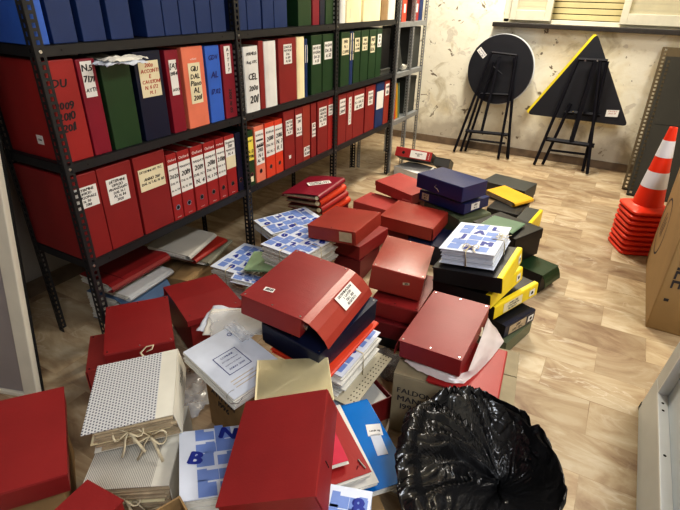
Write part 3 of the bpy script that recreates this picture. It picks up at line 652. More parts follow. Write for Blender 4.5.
def block_print(mb, L, W, z, chars, rot=0, cell=.052, ml=.0, big=None, seed=1):
    """pale blue stepped blocks with deep blue characters between them (material slots 1 and 2)"""
    rnd = random.Random(seed); ci = 0
    nx, ny = int((L-ml)/cell), int(W/cell)
    ox, oy = -L/2+ml+((L-ml)-nx*cell)/2, -W/2+(W-ny*cell)/2
    for j in range(ny):
        for i in range(nx):
            x, y = ox+i*cell, oy+j*cell
            if chars and (i+2*j) % 3 == 1:
                s = cell*1.02
                M = Matrix.Translation((x+cell/2, y+cell/2, z+.0005)) @ Matrix.Rotation(rot, 4, 'Z')
                n0 = len(mb.v); mb.text(chars[ci % len(chars)], M, s*.8, s*.8, 2, False)
                # embolden: second pass slightly shifted
                mb.text(chars[ci % len(chars)], M @ Matrix.Translation((s*.07, 0, .0001)), s*.8, s*.8, 2, False); mb.text(chars[ci % len(chars)], M @ Matrix.Translation((-s*.06, s*.03, .0002)), s*.8, s*.8, 2, False)
                ci += 1
            else:
                x0, x1, y0, y1 = x+cell*.02, x+cell*rnd.choice((.85, .97, 1.)), y+cell*.04, y+cell*rnd.choice((.75, .92, .97))
                mb.poly([(x0, y0, z), (x1, y0, z), (x1, y1, z), (x0, y1, z)], 1)
                if rnd.random() < .7:
                    k = rnd.choice((.25, .45)); xs = x0+(x1-x0)*rnd.choice((0, .5)); mb.poly([(xs, y1, z), (xs+cell*.45, y1, z), (xs+cell*.45, y1+cell*k*.5, z), (xs, y1+cell*k*.5, z)], 1)
def big_letters(mb, W, z, items, rot, size):
    for x, y, ch in items:
        M = Matrix.Translation((x, y, z+.0008)) @ Matrix.Rotation(rot, 4, 'Z')
        for d in ((0, 0), (.05, .0), (-.05, .02), (0, .05), (.03, -.04)): mb.text(ch, M @ Matrix.Translation((d[0]*size, d[1]*size, .0001*d[0]*20)), size, size, 2, False)
def tied(key, label, chars='0482', rot=0, group='blue and white printed document folders', pages=PAPER, cover=None, n=16, jit=.005, spine='-x', printed=True, cell=.052, seed=1, ribbons=('y',), band=.0, name='document_folder', cat='folder', big=None):
    c, r, L, W, T = pose(key)
    t = thing(name, label, cat, group, c, r); cv = cover or PRINTW
    p = MB(); leaf_stack(p, -L/2+.008, L/2-.006, -W/2+.010, W/2-.010, .0035, T-.0035, n, jit); p.build('pages', pages, t)
    b = MB(); b.box(-L/2, L/2, -W/2, W/2, 0, .003); b.build('back_cover', cv, t, bevel=.001)
    f = MB(); f.box(-L/2, L/2, -W/2, W/2, T-.003, T)
    if printed: block_print(f, L, W, T+.0006, chars, rot, cell, band, seed=seed)
    if big: big_letters(f, W, T+.0006, *big)
    f.build('front_cover', [cv, PRINTB, PRINTD], t)
    s = MB()
    if spine == '-x': s.box(-L/2-.002, -L/2, -W/2, W/2, 0, T)
    if spine == '+x': s.box(L/2, L/2+.002, -W/2, W/2, 0, T)
    if spine == '+y': s.box(-L/2, L/2, W/2, W/2+.002, 0, T)
    if spine: s.build('spine', cv, t)
    for k in ribbons:
        o = .004
        if k == 'y': lace(t, [(0, -W/2-o, .0), (.002, -W/2-o-.002, T*.5), (0, -W/2-o, T+.002), (0, -W/2+.05, T+.003)], .006)
        if k == 'x': lace(t, [(L/2+o, 0, 0), (L/2+o+.002, .002, T*.5), (L/2+o, 0, T+.002), (L/2-.05, 0, T+.003)], .006)
    return t
def card_folder(key, label, color, group=None, pages=True, name='folder', spine='+x', pm=PAPER, thick=.0015):
    """a folded card wallet with papers showing at the open edges"""
    c, r, L, W, T = pose(key)
    t = thing(name, label, 'folder', group, c, r); m = MB()
    sg = 1 if spine == '+x' else -1; h = L/2
    prof = [(-h, T), (h-T*.6, T), (h-T*.15, T*.82), (h, T*.5), (h-T*.15, T*.18), (h-T*.6, thick), (-h+.006, thick)]
    m.strip([(p[0], p[1]) for p in prof], -W/2, W/2, thick); m.v = [(v[0]*sg, v[1], v[2]) for v in m.v]
    m.build('cover', color, t)
    if pages and T > .006:
        p = MB(); leaf_stack(p, -h+.0, h-.02-T*.5, -W/2+.004, W/2-.004, thick*1.6, T-thick*1.6, max(2, int(T/.004)), .005); p.v = [(v[0]*sg, v[1], v[2]) for v in p.v]; p.build('pages', pm, t)
    return t
def carton(key, label, m, open_top=False, group=None, flaps=True, name='cardboard_box'):
    c, r, L, W, T = pose(key); t = thing(name, label, 'box', group, c, r); b = MB(); th = .005
    if open_top:
        b.box(-L/2, L/2, -W/2, W/2, 0, th); b.box(-L/2, L/2, -W/2, -W/2+th, th, T); b.box(-L/2, L/2, W/2-th, W/2, th, T); b.box(-L/2, -L/2+th, -W/2+th, W/2-th, th, T); b.box(L/2-th, L/2, -W/2+th, W/2-th, th, T)
        b.build('body', m, t)
    else:
        b.box(-L/2, L/2, -W/2, W/2, 0, T-.006); b.build('body', m, t, bevel=.004)
        for y0, y1 in ((-W/2, -.002), (.002, W/2)):
            f = MB(); f.box(-L/2, L/2, y0, y1, T-.005, T); f.build('flap', m, t, bevel=.002)
    return t

# --- central stack
t = archive('big_red', 'large red archive box with flared flap and white label, top of the central stack', RED, '+x', .92, .105, bulge=.006, flap_mat=REDO)
c, r, L, W, T_ = pose('big_red')
f_o = [o for o in t.children if o.name.startswith('flap')][0]
sl_ = Vector((.105*.55, 0, -T_*.92*.5)).normalized()
M = face_M((L/2+.056, .05, T_-.92*T_*.33), (0, 1, 0), -sl_); sticker(f_o, M @ Matrix.Translation((0, 0, .004)), .13, .058, ['DETERMINAZIONI', '2  LAVORI', 'ESEC. 2021', 'REGISTRO 1'], LABELW, INK)
sticker(t, on_top('big_red', -.052, -.11, .15), .036, .022, ['1188'], LABELW, INK, 'sticker')
rg = MB(); rg.tube([(L/2-.004, -W/2+.035, .03), (L/2+.012, -W/2+.035, .03)], .014, 16); rg.build('lock_knob', CHROME, t)
archive('big_navy', 'navy archive box sandwiched under the large red box with the white label', NAVY, '-y', .85)
card_folder('big_orange', 'orange red card folder jutting out under the navy box', ORANGE, pages=False)
t = tied('bundle', 'thick bundle of papers in a blue and white folder under the orange folder', '3826', 0, pages=PAPER, n=18, jit=.013, spine=None, ribbons=('x', 'y'))
c, r, L, W, T_ = pose('bundle')
pb = MB()
pb.box(-L/2-.01, L/2+.06, -W/2-.015, W/2, T_*.28, T_*.28+.003)
for i in range(14):
    for j in range(3):
        x, y = L/2+.020+j*.012, -W/2+.01+i*.021; pb.poly([(x, y, T_*.28+.0034), (x+.004, y, T_*.28+.0034), (x+.004, y+.006, T_*.28+.0034), (x, y+.006, T_*.28+.0034)], 1)
pb.build('perforated_board', [KRAFTP, DARKH], t)
# open red box with papers
c, r, L, W, T_ = pose('red_open'); t = thing('archive_box', 'open red archive box full of papers at the foot of the central stack', 'box', G_PILE, c, r)
b = MB(); th = .003
b.box(-L/2, L/2, -W/2, W/2, 0, th); b.box(-L/2, L/2, -W/2, -W/2+th, th, T_); b.box(-L/2, L/2, W/2-th, W/2, th, T_); b.box(-L/2, -L/2+th, -W/2+th, W/2-th, th, T_); b.box(L/2-th, L/2, -W/2+th, W/2-th, th, T_)
b.build('body', RED, t); p = MB(); leaf_stack(p, -L/2+.01, L/2-.012, -W/2+.01, W/2-.01, .004, T_-.012, 9, .003); p.build('pages', PAPER, t)

# --- right stack on the cardboard box
t = carton('cardR', 'greyish cardboard box with faint printing behind the black rubbish bag', KRAFTG)
c, r, L, W, T_ = pose('cardR'); inscription(t, side_frame('-y', L, W, T_, T_*.62) @ Matrix.Translation((-.1, 0, .001)), .17, .11, ['FALDONE 4', 'MANDATI', '1998-2001'], LOGO, 'printing', False)
card_folder('red_under', 'bright red card folder under the plastic bag on the grey cardboard box', RED2, pages=False)
t = thing('plastic_bag', 'milky plastic bag of papers crushed under the red box on the right', 'bag', None, (-.25, 1.43, .292), (0, 0, .05))
OUT = [(-.447,1.318),(-.394,1.293),(-.336,1.287),(-.274,1.283),(-.228,1.305),(-.202,1.372),(-.174,1.468),(-.147,1.603),(-.184,1.667),(-.242,1.726)]
INN = [(-.43,1.335,.304),(-.40,1.33,.304),(-.36,1.325,.304),(-.31,1.325,.304),(-.252,1.325,.306),(-.226,1.335,.32),(-.224,1.42,.335),(-.222,1.50,.350),(-.223,1.57,.362),(-.226,1.66,.35)]
def lerp_path(Pt, u):
    k = u*(len(Pt)-1); i = min(int(k), len(Pt)-2); q = k-i
    return [a*(1-q)+b*q for a, b in zip(Pt[i], Pt[i+1])]
def wrap(u, v):
    o_ = lerp_path(OUT, u); i_ = lerp_path(INN, u); n = noise.noise(Vector((u*7, v*1.6, 2.2))); n2 = abs(noise.noise(Vector((u*16, v*3, 5)))); b = math.sin(v*PI)
    z = i_[2]*(1-v)+.2885*v+.011*b*(.4+n)+.007*n2*(v*.6+.2)
    return (i_[0]*(1-v)+o_[0]*v+.25, i_[1]*(1-v)+o_[1]*v-1.43, max(z, .2795+.010*(1-v))-.292+.003)
m_ = MB(); m_.grid(wrap, 80, 18); o = m_.build('film', MILKY, t, smooth=True)
m_ = MB(); m_.box(-.20, .0, -.10, .20, -.0075, .0005); m_.build('papers_inside', PAPER, t) if False else None
t = archive('red_right', 'red archive box with metal studs resting on a plastic bag, right of the heap', RED, '-x', .95, .018)
c, r, L, W, T_ = pose('red_right')
f = MB(); f.disc((L/2+.0012, -.06, T_*.42), .009, 'x', 14, 0, .006); f.build('eyelet', CHROME, t); lace(t, [(L/2+.002, .03, T_*.5), (L/2+.007, .035, T_*.4), (L/2+.006, .055, T_*.55), (L/2+.004, .06, T_*.7)], .007)

# --- stack of red boxes
t = archive('stk_top', 'red archive box with lit bowed top and scuffed front, highest of three stacked', REDO, '-y', .92, bulge=.008)
sticker(t, side_frame('-y', *pose('stk_top')[2:], .075) @ Matrix.Translation((.045, 0, .0042)) @ Matrix.Rotation(.25, 4, 'Z'), .03, .012, ['1188'], PAPERC, INK, 'torn_sticker')
archive('stk_mid', 'dark red archive box in the middle of the stack of three', RED, '-y', .8)
archive('stk_low', 'dark red archive box second from the floor under the stack of three', REDD, '-y', .7)
archive('stk_base', 'black archive box at the very bottom of the red stack', BLACKB, None, rivets=False)

# --- middle boxes
t = archive('mid_red', 'red archive box with a sagging right side, left of the blue and white folder', REDO, '+x', .9, .01, bulge=.006)
c, r, L, W, T_ = pose('mid_red'); f = MB(); f.strip([(-.045, 0), (-.03, .018), (.03, .016), (.045, 0)], -.004, 0, .002); f.v = [(v[0]-L/2+.06, v[1]+W/2-.01, v[2]+T_) for v in f.v]; f.build('tab', RED, t)
archive('mid_base', 'dark red archive box underneath the sagging red box', REDD, None, rivets=False)
archive('navy_mid', 'navy archive box half hidden between the sagging red box and the folder stack', NAVY, '+x', .6)
archive('back_red', 'pinkish red archive box at the far left of the heap beside the blue box', REDP, '-x', .5)
archive('back_base', 'red archive box under the pinkish one at the far left', RED, None, rivets=False)
archive('gap_red', 'faded red archive box between the brick red box and the far pinkish box', REDP, '-x', .5)
t = archive('brown_top', 'brick red archive box with a torn label on its front corner', REDO, '+x', .97)
sticker(t, side_frame('-y', *pose('brown_top')[2:], .04) @ Matrix.Translation((.085, 0, .003)), .07, .05, [], PAPERC, INK, 'torn_label')
archive('brown_low', 'red archive box directly beneath the brick red box with torn label', RED, '+x', .9)
archive('brown_base', 'dark red archive box lowest in the stack beneath the brick red box', REDD, None, rivets=False)

# --- lever folders stack
def ring_folder(key, label, top, spine_c, tag_=None):
    c, r, L, W, T = pose(key); t = thing('ring_folder', label, 'folder', 'red ring folders stacked near the shelving', c, r)
    h = L/2; rr = T/2; n = 8; lift = .35
    def prof(tt): 
        up = [(-h, T*lift+tt), (-h*.4, T*.7+tt), (0, T*.92+tt), (h-rr, T)]
        return up
    m = MB(); m.strip([(-h, T*.42), (-h*.5, T*.68), (0, T*.93), (h-rr, T)], -W/2, W/2, .002); m.build('front_cover', top, t)
    m = MB(); m.strip([(h-rr, .002), (-h, .002)][::-1][::-1], -W/2, W/2, .002); m.build('back_cover', top, t)
    m = MB(); m.strip([(h-rr+rr*math.sin(a), rr+rr*math.cos(a)) for a in [PI*i/n for i in range(n+1)]], -W/2, W/2, .002); m.build('spine', spine_c, t)
    m = MB(); leaf_stack(m, -h+.012, h-rr, -W/2+.006, W/2-.006, .004, T*.40, 4, .004); m.build('pages', PAPERC, t)
    m = MB(); m.tube([(h-rr-.002, -W/2+.001, rr), (h-rr-.002, -W/2-.004, rr)], rr*.62, 12); m.build('ring_end', MANILA, t)
    return t
t = ring_folder('fold1', 'maroon ring folder with white label on top of the folder stack', MAROON, MAROON)
sticker(t, on_top('fold1', .02, .03, .75, -.001), .15, .06, ['DELIBERE 2008', 'ORIGINALI'], LABELW, INK)
ring_folder('fold2', 'red ring folder with orange spine, second from top of the folder stack', RED, ORANGE)
ring_folder('fold3', 'red ring folder, third from top of the folder stack', RED, RED2)
ring_folder('fold4', 'red ring folder with orange spine, lowest visible in the folder stack', RED, ORANGE)
archive('fold_base', 'dark red archive box supporting the stack of ring folders', REDD, None, rivets=False)

# --- blue and white folders left of centre
tied('bw_A', 'blue and white number folder nearest the shelving with loose white pages', '0428', .4, jit=.012, n=12, spine=None, seed=2, ribbons=('x', 'y'))
carton('bw_A_base', 'brown cardboard box under the blue and white number folder', KRAFT)
t = tied('bw_B', 'blue and white number folder behind the large red box with fraying papers', '832064', .5, jit=.012, n=18, spine=None, seed=5, ribbons=('x', 'y'), pages=PAPER)
tied('bw_B_base', 'tied bundle of old papers under the fraying blue and white folder', '53', 0, n=22, jit=.008, spine=None, printed=False, cover=MANILA, group=None, name='paper_bundle', cat='papers', pages=PAPERC)
tied('bw_C', 'blue and white number folder on the floor left of the heap, tied with string', '01462', .3, n=26, jit=.009, spine=None, seed=8, ribbons=('x', 'y'))
tied('bw_D', 'slim blue and white folder tilted in front of the others', '27', .2, n=4, jit=.003, spine=None, seed=11, ribbons=(), cell=.045)
card_folder('sage', 'pale green card folder slipped between the blue and white folders', GREENP, pages=False)

# --- blue and white folder on the black and yellow files
t = tied('bw_top', 'blue and white letter folder tied with white tape on black and yellow file', 'BMJALGN', 0, n=9, jit=.004, spine=None, pages=PAPERB, seed=21, ribbons=('y', 'x'), cell=.06)
c, r, L, W, T_ = pose('bw_top'); bow(t, Matrix.Translation((.01, -W/2+.04, T_+.004)), .026); bow(t, Matrix.Translation((L/2-.02, .03, T_+.004)) @ Matrix.Rotation(1.5, 4, 'Z'), .022)
def by(key, label, labels=(), sp=YELLOW, body=BLACKB, hole=True):
    t = archive(key, label, body, None, rivets=False, spine='+x', spine_mat=sp, group='box files under the blue and white letter folder', name='box_file', cat='file')
    c, r, L, W, T = pose(key); M = side_frame('+x', L, W, T) @ Matrix.Translation((0, 0, .0015))
    if hole:
        s = sticker(t, M @ Matrix.Translation((W*.36, 0, .003)), .042, T*.5, [], LABELW, INK, 'finger_plate'); d = MB(); d.disc((0, 0, 0), .009, 'z', 14); d.v = [tuple(M @ Matrix.Translation((W*.36, 0, .0045)) @ Vector(v)) for v in d.v]; d.build('finger_hole', DARKH, s)
    for (y, w, h, lines, pm) in labels: sticker(t, M @ Matrix.Translation((y, 0, .003)), w, T*h, lines, pm, INK)
    return t
by('by1', 'black box file with yellow spine directly under the blue and white letter folder')
by('by2', 'black box file with yellow spine, second below the letter folder')
by('by3', 'black box file with yellow spine and handwritten white label, third below the letter folder', [(-.03, .14, .72, ['ANNO 2013', 'CONTABILITA', 'BILANCIO'], LABELC)])
by('navy_by', 'black box file with dark navy spine and grey label near the floor', [(-.02, .13, .7, ['2010', 'UFF. TEC.'], PAPERC)], sp=NAVY, hole=True)
archive('green_low', 'dark green archive box on the floor under the box files', OLIVE, '+x', .9, rivets=False)

# --- right back cluster
t = archive('green_right', 'dark green archive box with open lid on the floor at the right edge', BLACKB, '+x', .55, .03, rivets=False, flap_mat=GREEND); 
c, r, L, W, T_ = pose('green_right'); m_ = MB(); m_.box(-L/2-.003, L/2+.004, -W/2-.004, W/2+.003, T_, T_+.003); m_.build('green_cover', GREEND, t)
archive('black_r', 'black archive box with folded lid above the dark green box', BLACKB, '+x', .38, rivets=False)
archive('black_base', 'black archive box on the floor behind the dark green box', BLACKB, None, rivets=False)
card_folder('green_fold', 'thin teal green folder of papers lying on the black box', GREENF)
archive('yellow_edge', 'dark grey box file with a yellow edge on the far right floor', GREYB, None, rivets=False, spine='+x', spine_mat=YELLOW, name='box_file', cat='file')
t = archive('black_y', 'black archive box with small white sticker under the yellow folder', BLACKB, '-y', .7, rivets=False)
sticker(t, side_frame('-y', *pose('black_y')[2:], .05) @ Matrix.Translation((.07, 0, .004)), .035, .024, ['12'], LABELW, INK, 'sticker')
card_folder('yellow_f', 'mustard yellow card folder lying at the back right of the heap', MUSTARD, spine='+x', pm=PAPERC)
archive('grey_far', 'dark grey flat archive box farthest right on the floor behind the yellow folder', GREYB, '+x', .7, rivets=False)
t = archive('blue_top', 'navy blue archive box standing out on top at the back of the heap', NAVY if False else board('royal navy board', (30, 42, 92)), '-y', .97, bulge=.004)
c, r, L, W, T_ = pose('blue_top'); lace(t, [(-.02, -W/2-.004, T_*.62), (-.03, -W/2-.008, T_*.45), (-.005, -W/2-.01, T_*.4), (.01, -W/2-.006, T_*.2)], .003)
t = archive('blue_low', 'navy blue lever arch file with white label lying under the blue box', MATS['royal navy board'], None, rivets=False, spine='-y', spine_mat=MATS['royal navy board'], name='lever_arch_file', cat='file')
L, W, T_ = pose('blue_low')[2:]
sticker(t, side_frame('-y', L, W, T_) @ Matrix.Translation((-L*.36, 0, .004)), .06, .045, ['N. 3', 'ICI'], PAPERC, INK); sticker(t, side_frame('+x', L, W, T_) @ Matrix.Translation((-.02, .002, .001)), .09, .045, ['2012', 'N. 7'], LABELW, INK)
archive('olive', 'olive green archive box supporting the two blue boxes', OLIVE, '+x', .4, .025)
t = archive('red_arch_far', 'red lever arch file with white spine label lying at the far end of heap', GREYB, None, rivets=False, spine='-y', spine_mat=RED2, name='lever_arch_file', cat='file')
L, W, T_ = pose('red_arch_far')[2:]; M = side_frame('-y', L, W, T_)
sticker(t, M @ Matrix.Translation((.045, 0, .003)), .145, T_*.8, ['', 'MANDATI', '2014', ''], LABELW, INK); inscription(t, M @ Matrix.Translation((.14, 0, .0045)) @ Matrix.Rotation(PI/2, 4, 'Z'), .05, .02, ['Oxford'], INKW, 'lettering', False)
d = MB(); d.disc((0, 0, 0), .013, 'z', 16); d.v = [tuple(M @ Matrix.Translation((-.09, 0, .0045)) @ Vector(v)) for v in d.v]; d.build('finger_hole', DARKH, t)
archive('dark_arch_far', 'dark grey box file beside the far red lever arch file', GREYB, None, rivets=False, name='box_file', cat='file')
archive('white_far', 'white archive box beneath the far red lever arch file', WHITEB, None, rivets=False)
archive('red_far', 'red archive box peeking out behind the navy blue box', REDP, None)

# --- left side
t = archive('red_left', 'red archive box with white cord, above the cream dotted binder', RED, '-y', .9, bulge=.005)
L, W, T_ = pose('red_left')[2:]; lace(t, [(-L/2-.003, .04, .02), (-L/2-.006, .042, .05), (-L/2-.003, .05, .075)], .006)
archive('red_left_low', 'bright red archive box underneath the red one near the shelf post', REDP, '-x', .8)
t = archive('red_lid', 'red archive box with its lid raised beside the white document stack', RED, None, rivets=False)
L, W, T_ = pose('red_lid')[2:]
lid = MB(); lid.strip([(-W/2-.012, T_-.02), (-W/2-.008, T_+.004), (0, T_+.012), (W/2, T_+.006), (W/2+.01, T_-.045)], -L/2-.03, L/2+.012, .003); Rz = Matrix.Rotation(PI/2, 4, 'Z'); lid.v = [tuple(Rz @ Vector(v)) for v in lid.v]
lo = lid.build('raised_lid', RED, t)
for px, py in ((-L/2+.01, -W/2+.02), (L/2-.0, -W/2+.02)):
    rv = MB(); rv.disc((px, py, T_+.012), .0035, 'z', 10); rv.build('rivet', CHROME, lo)
# white documents
c, r, L, W, T_ = pose('whitedoc'); t = thing('document_stack', 'thick stack of white printed documents with framed title in a clear sleeve', 'papers', None, c, r)
p = MB(); leaf_stack(p, -L/2, L/2, -W/2, W/2, 0, T_-.001, 12, .003); p.build('pages', PAPER, t)
s = MB(); s.box(-L/2, L/2, -W/2, W/2, T_-.001, T_); fz = T_+.0005
def lbox(x0, x1, y0, y1, w=.0028):
    for a in ((x0, x1, y0, y0+w), (x0, x1, y1-w, y1), (x0, x0+w, y0, y1), (x1-w, x1, y0, y1)): s.poly([(a[0], a[2], fz), (a[1], a[2], fz), (a[1], a[3], fz), (a[0], a[3], fz)], 1)
lbox(-.045, .055, -.055, .035, .0028)
Mt = Matrix.Translation((.005, -.01, fz)) @ Matrix.Rotation(PI/2, 4, 'Z')
for i, l in enumerate(('COMUNE', 'SETTORE FINANZE', 'REGISTRO DETERMINE', 'ANNO 2009')): s.text(l, Mt @ Matrix.Translation((0, .032-.02*i, 0)), .062, .009, 1, False)
s.disc((-.11, .06, fz), .009, 'z', 16, 1, .006)
for i in range(3): s.poly([(.08+i*.015, -.07, fz), (.083+i*.015, -.07, fz), (.083+i*.015, .02+.01*i, fz), (.08+i*.015, .02+.01*i, fz)], 2)
s.build('title_page', [PAPERB, INKB, PAPERC], t)
crumple('clear_sleeve', CLEAR, t, -L/2+.05, W/2-.012, T_+.001, .12, .05, .008, 4.4)
m_ = MB(); m_.tube([(L/2-.015+.02*math.cos(a), -W/2+.012+.026*math.sin(a), T_*.55+.02*math.sin(a*.5)) for a in [i*2*PI/18 for i in range(19)]], .0011, 6); m_.build('wire_ring', CHROME, t)
t = carton('brownbox', 'worn brown cardboard box under the white document stack', KRAFT)
L, W, T_ = pose('brownbox')[2:]; inscription(t, side_frame('-y', L, W, T_, T_*.66) @ Matrix.Translation((-.02, 0, .001)), .14, .11, ['N. 12', 'ATTI VARI', '1996'], LOGO)
t = thing('loose_papers', 'loose white sheets and clear film behind the white document stack', 'papers', None, (-1.105, 1.155, .312), (0, 0, .35))
for i in range(3): crumple('sheet', [PAPERB, PAPER, CLEAR][i], t, .02*i, -.01*i, .004+.006*i, .22, .17, .005, 9+i, rz=.2*i)
card_folder('manila', 'pale manila card lying behind the front red box', MANILA, pages=False)

# cream dotted binder
DOT = bpy.data.materials.new('dotted cream cover'); DOT.use_nodes = True
def pattern(m, base, ink, sx, sy, wx, wy):
    nt = m.node_tree; N = nt.nodes; Lk = nt.links; b = N['Principled BSDF']; b.inputs['Roughness'].default_value = .55
    tc = N.new('ShaderNodeTexCoord'); sp = N.new('ShaderNodeSeparateXYZ'); Lk.new(tc.outputs['Object'], sp.inputs[0])
    def cell(out, s, w, ofs=None):
        a = N.new('ShaderNodeMath'); a.operation = 'MULTIPLY'; a.inputs[1].default_value = s; Lk.new(out, a.inputs[0])
        f = N.new('ShaderNodeMath'); f.operation = 'FRACT'
        if ofs is not None:
            d = N.new('ShaderNodeMath'); d.operation = 'ADD'; Lk.new(a.outputs[0], d.inputs[0]); Lk.new(ofs, d.inputs[1]); Lk.new(d.outputs[0], f.inputs[0])
        else: Lk.new(a.outputs[0], f.inputs[0])
        g = N.new('ShaderNodeMath'); g.operation = 'LESS_THAN'; g.inputs[1].default_value = w; Lk.new(f.outputs[0], g.inputs[0])
        return g.outputs[0], a.outputs[0]
    gx, ax = cell(sp.outputs['X'], sx, wx)
    fl = N.new('ShaderNodeMath'); fl.operation = 'FLOOR'; Lk.new(ax, fl.inputs[0]); hf = N.new('ShaderNodeMath'); hf.operation = 'MULTIPLY'; hf.inputs[1].default_value = .5; Lk.new(fl.outputs[0], hf.inputs[0])
    gy, _ = cell(sp.outputs['Y'], sy, wy, hf.outputs[0])
    mu = N.new('ShaderNodeMath'); mu.operation = 'MULTIPLY'; Lk.new(gx, mu.inputs[0]); Lk.new(gy, mu.inputs[1])
    mx = N.new('ShaderNodeMixRGB'); mx.inputs[1].default_value = base; mx.inputs[2].default_value = ink; Lk.new(mu.outputs[0], mx.inputs['Fac']); Lk.new(mx.outputs[0], b.inputs['Base Color'])
pattern(DOT, srgb(214, 214, 214), srgb(96, 98, 112), 105, 95, .5, .5)
STRIPE = bpy.data.materials.new('striped cream cover'); STRIPE.use_nodes = True; pattern(STRIPE, srgb(216, 212, 200), srgb(150, 146, 140), 190, 1, .38, 1.01)
def faldone(key, label, m, ties=True, split=.5, group='cream document binders with cotton ties'):
    c, r, L, W, T = pose(key); t = thing('document_binder', label, 'binder', group, c, r)
    b = MB(); b.box(-L/2, L/2, -W/2, W/2, 0, .003); b.build('back_cover', CREAM, t, bevel=.001)
    b = MB(); b.box(L/2, L/2+.003, -W/2, W/2, 0, T); sp = b.build('spine', CREAM, t, bevel=.001)
    inscription(sp, face_M((L/2+.0032, .05, T*.5), (0, -1, 0), (0, 0, -1)) if False else face_M((L/2+.0032, .05, T*.5), (0, 1, 0), (0, 0, 1)), .06, .03, ['Reg. Atti', 'anno 1994'], INK, 'printing', False)
    b = MB(); b.box(-L/2, L/2-.05, -W/2-.004, W/2, T-.003, T, 0); b.box(L/2-.05, L/2+.003, -W/2-.004, W/2, T-.003, T, 1); b.build('front_cover', [m, CREAM], t)
    for k, (z0, z1, pm) in enumerate(((.004, T*split-.004, PAPERC), (T*split, T-.006, PAPERC))):
        p = MB(); leaf_stack(p, -L/2+.02+.01*k, L/2-.006, -W/2+.006-.008*k, W/2-.01, z0, z1, 8, .009); p.build('pages', pm, t)
    p = MB(); p.box(-L/2+.008, L/2-.02, -W/2-.006, W/2-.01, T*split-.0035, T*split-.001); p.build('divider', MANILA, t)
    if ties:
        bow(t, Matrix.Translation((-.005, -W/2-.006, T*.72)) @ Matrix.Rotation(.7, 4, 'X'), .036); bow(t, Matrix.Translation((.05, -W/2-.012, T*.42)) @ Matrix.Rotation(.9, 4, 'X') @ Matrix.Rotation(-.3, 4, 'Z'), .040)
        lace(t, [(.02, W/2, T-.002), (.01, W/2+.012, T+.006), (.03, W/2+.03, T+.012), (.055, W/2+.028, T+.014), (.05, W/2+.014, T+.010), (.03, W/2+.012, T+.006)], .008)
    return t
faldone('cream', 'cream binder with grey dotted cover, loose papers and cotton bows, left foreground', DOT)
faldone('cream_low', 'cream binder with striped cover lying under the dotted binder', STRIPE, True, .6)
archive('far_left', 'dark red archive box cut off at the left edge of the foreground', RED, '-y', .97, bulge=.006, rivets=False)
carton('far_base', 'brown cardboard box under the dark red box in the left foreground', KRAFT)
archive('red_bot', 'red archive box standing upright at the bottom edge, left of open cardboard box', RED, None, rivets=False)
t = carton('cardopen', 'open cardboard box holding brown papers and a green folder, bottom foreground', KRAFT, True)
c, r, L, W, T_ = pose('cardopen')
pt = thing('paper_bundle', 'brown old papers standing inside the open cardboard box', 'papers', None, c+Vector((0, 0, .006)), r)
m_ = MB()
for i in range(12):
    x = -L/2+.012+i*.0095; m_.box(x, x+.006, -W/2+.02+random.uniform(0, .01), W/2-.012-random.uniform(0, .012), 0, T_-.03-random.uniform(0, .035))
m_.build('sheets', PAPERC, pt)
ft = thing('folder', 'dark green folder standing in the open cardboard box', 'folder', None, c+Euler(r).to_matrix() @ Vector((.045, 0, .006)), r)
m_ = MB(); m_.box(-.018, -.015, -W/2+.03, W/2-.012, 0, T_-.02); m_.box(.015, .018, -W/2+.03, W/2-.012, 0, T_-.02); m_.box(-.015, .015, W/2-.014, W/2-.012, 0, T_-.02); m_.build('cover', GREENB, ft)
m_ = MB(); m_.box(-.013, .013, -W/2+.035, W/2-.016, 0, T_-.03); m_.build('pages', PAPERC, ft)
tied('bwBN', 'blue and white folder with large letters B and N, left of the front red box', '', .8, n=8, jit=.003, spine='-x', seed=31, ribbons=(), cell=.06, band=.02, big=([(-.05, .015, 'B'), (.052, .115, 'N')], -.30, .056))
t = archive('front_red', 'large plain red archive box nearest the camera in the centre foreground', RED, '+x', .97, .0, bulge=.004, rivets=False)
L, W, T_ = pose('front_red')[2:]; m_ = MB(); m_.box(L/2+.0015, L/2+.0042, -.045, -.0425, .03, T_*.6); m_.build('slot', DARKH, t)
tied('eight', 'blue and white folder with the figure 8 on it, bottom right of front red box', '', .3, n=12, jit=.003, spine='+y', seed=41, ribbons=(), cell=.05, big=([(.025, .09, '8')], .15, .05))
carton('front_base', 'brown cardboard box beneath the coloured folders in the foreground', KRAFT)
t = card_folder('blue_f', 'glossy bright blue folder with two white labels beside the rubbish bag', BLUEG, pages=True, spine='-x' if False else '+x')
L, W, T_ = pose('blue_f')[2:]; sticker(t, on_top('blue_f', .03, -W/2+.035, 1.35, .0006), .05, .05, ['', 'lo sport', '', ''], LABELW, INK); sticker(t, on_top('blue_f', -.03, -W/2+.045, 1.45, .0006), .035, .085, [], PAPERB, INK)
t = thing('loose_papers', 'white sheets sticking out between the blue and the red folders', 'papers', None, *pose('papers_f')[:2]); L, W, T_ = pose('papers_f')[2:]; m_ = MB(); leaf_stack(m_, -L/2, L/2, -W/2, W/2, 0, T_, 5, .006); m_.build('sheets', PAPER, t)
t = card_folder('red_f', 'red folder with elastic corner beside the front red box', RED2, group='red folders beside the front red box')
L, W, T_ = pose('red_f')[2:]; m_ = MB(); m_.tube([(-L/2+.05, -W/2-.001, T_*.5), (-L/2+.03, -W/2+.03, T_+.002), (-L/2-.001, -W/2+.06, T_*.5)], .002, 6); m_.build('elastic', REDD, t); m_ = MB(); m_.tube([(-L/2+.015, -W/2+.012, T_+.001), (-L/2+.05, -W/2+.02, T_+.003)], .003, 6); m_.build('metal_clip', CHROME, t)
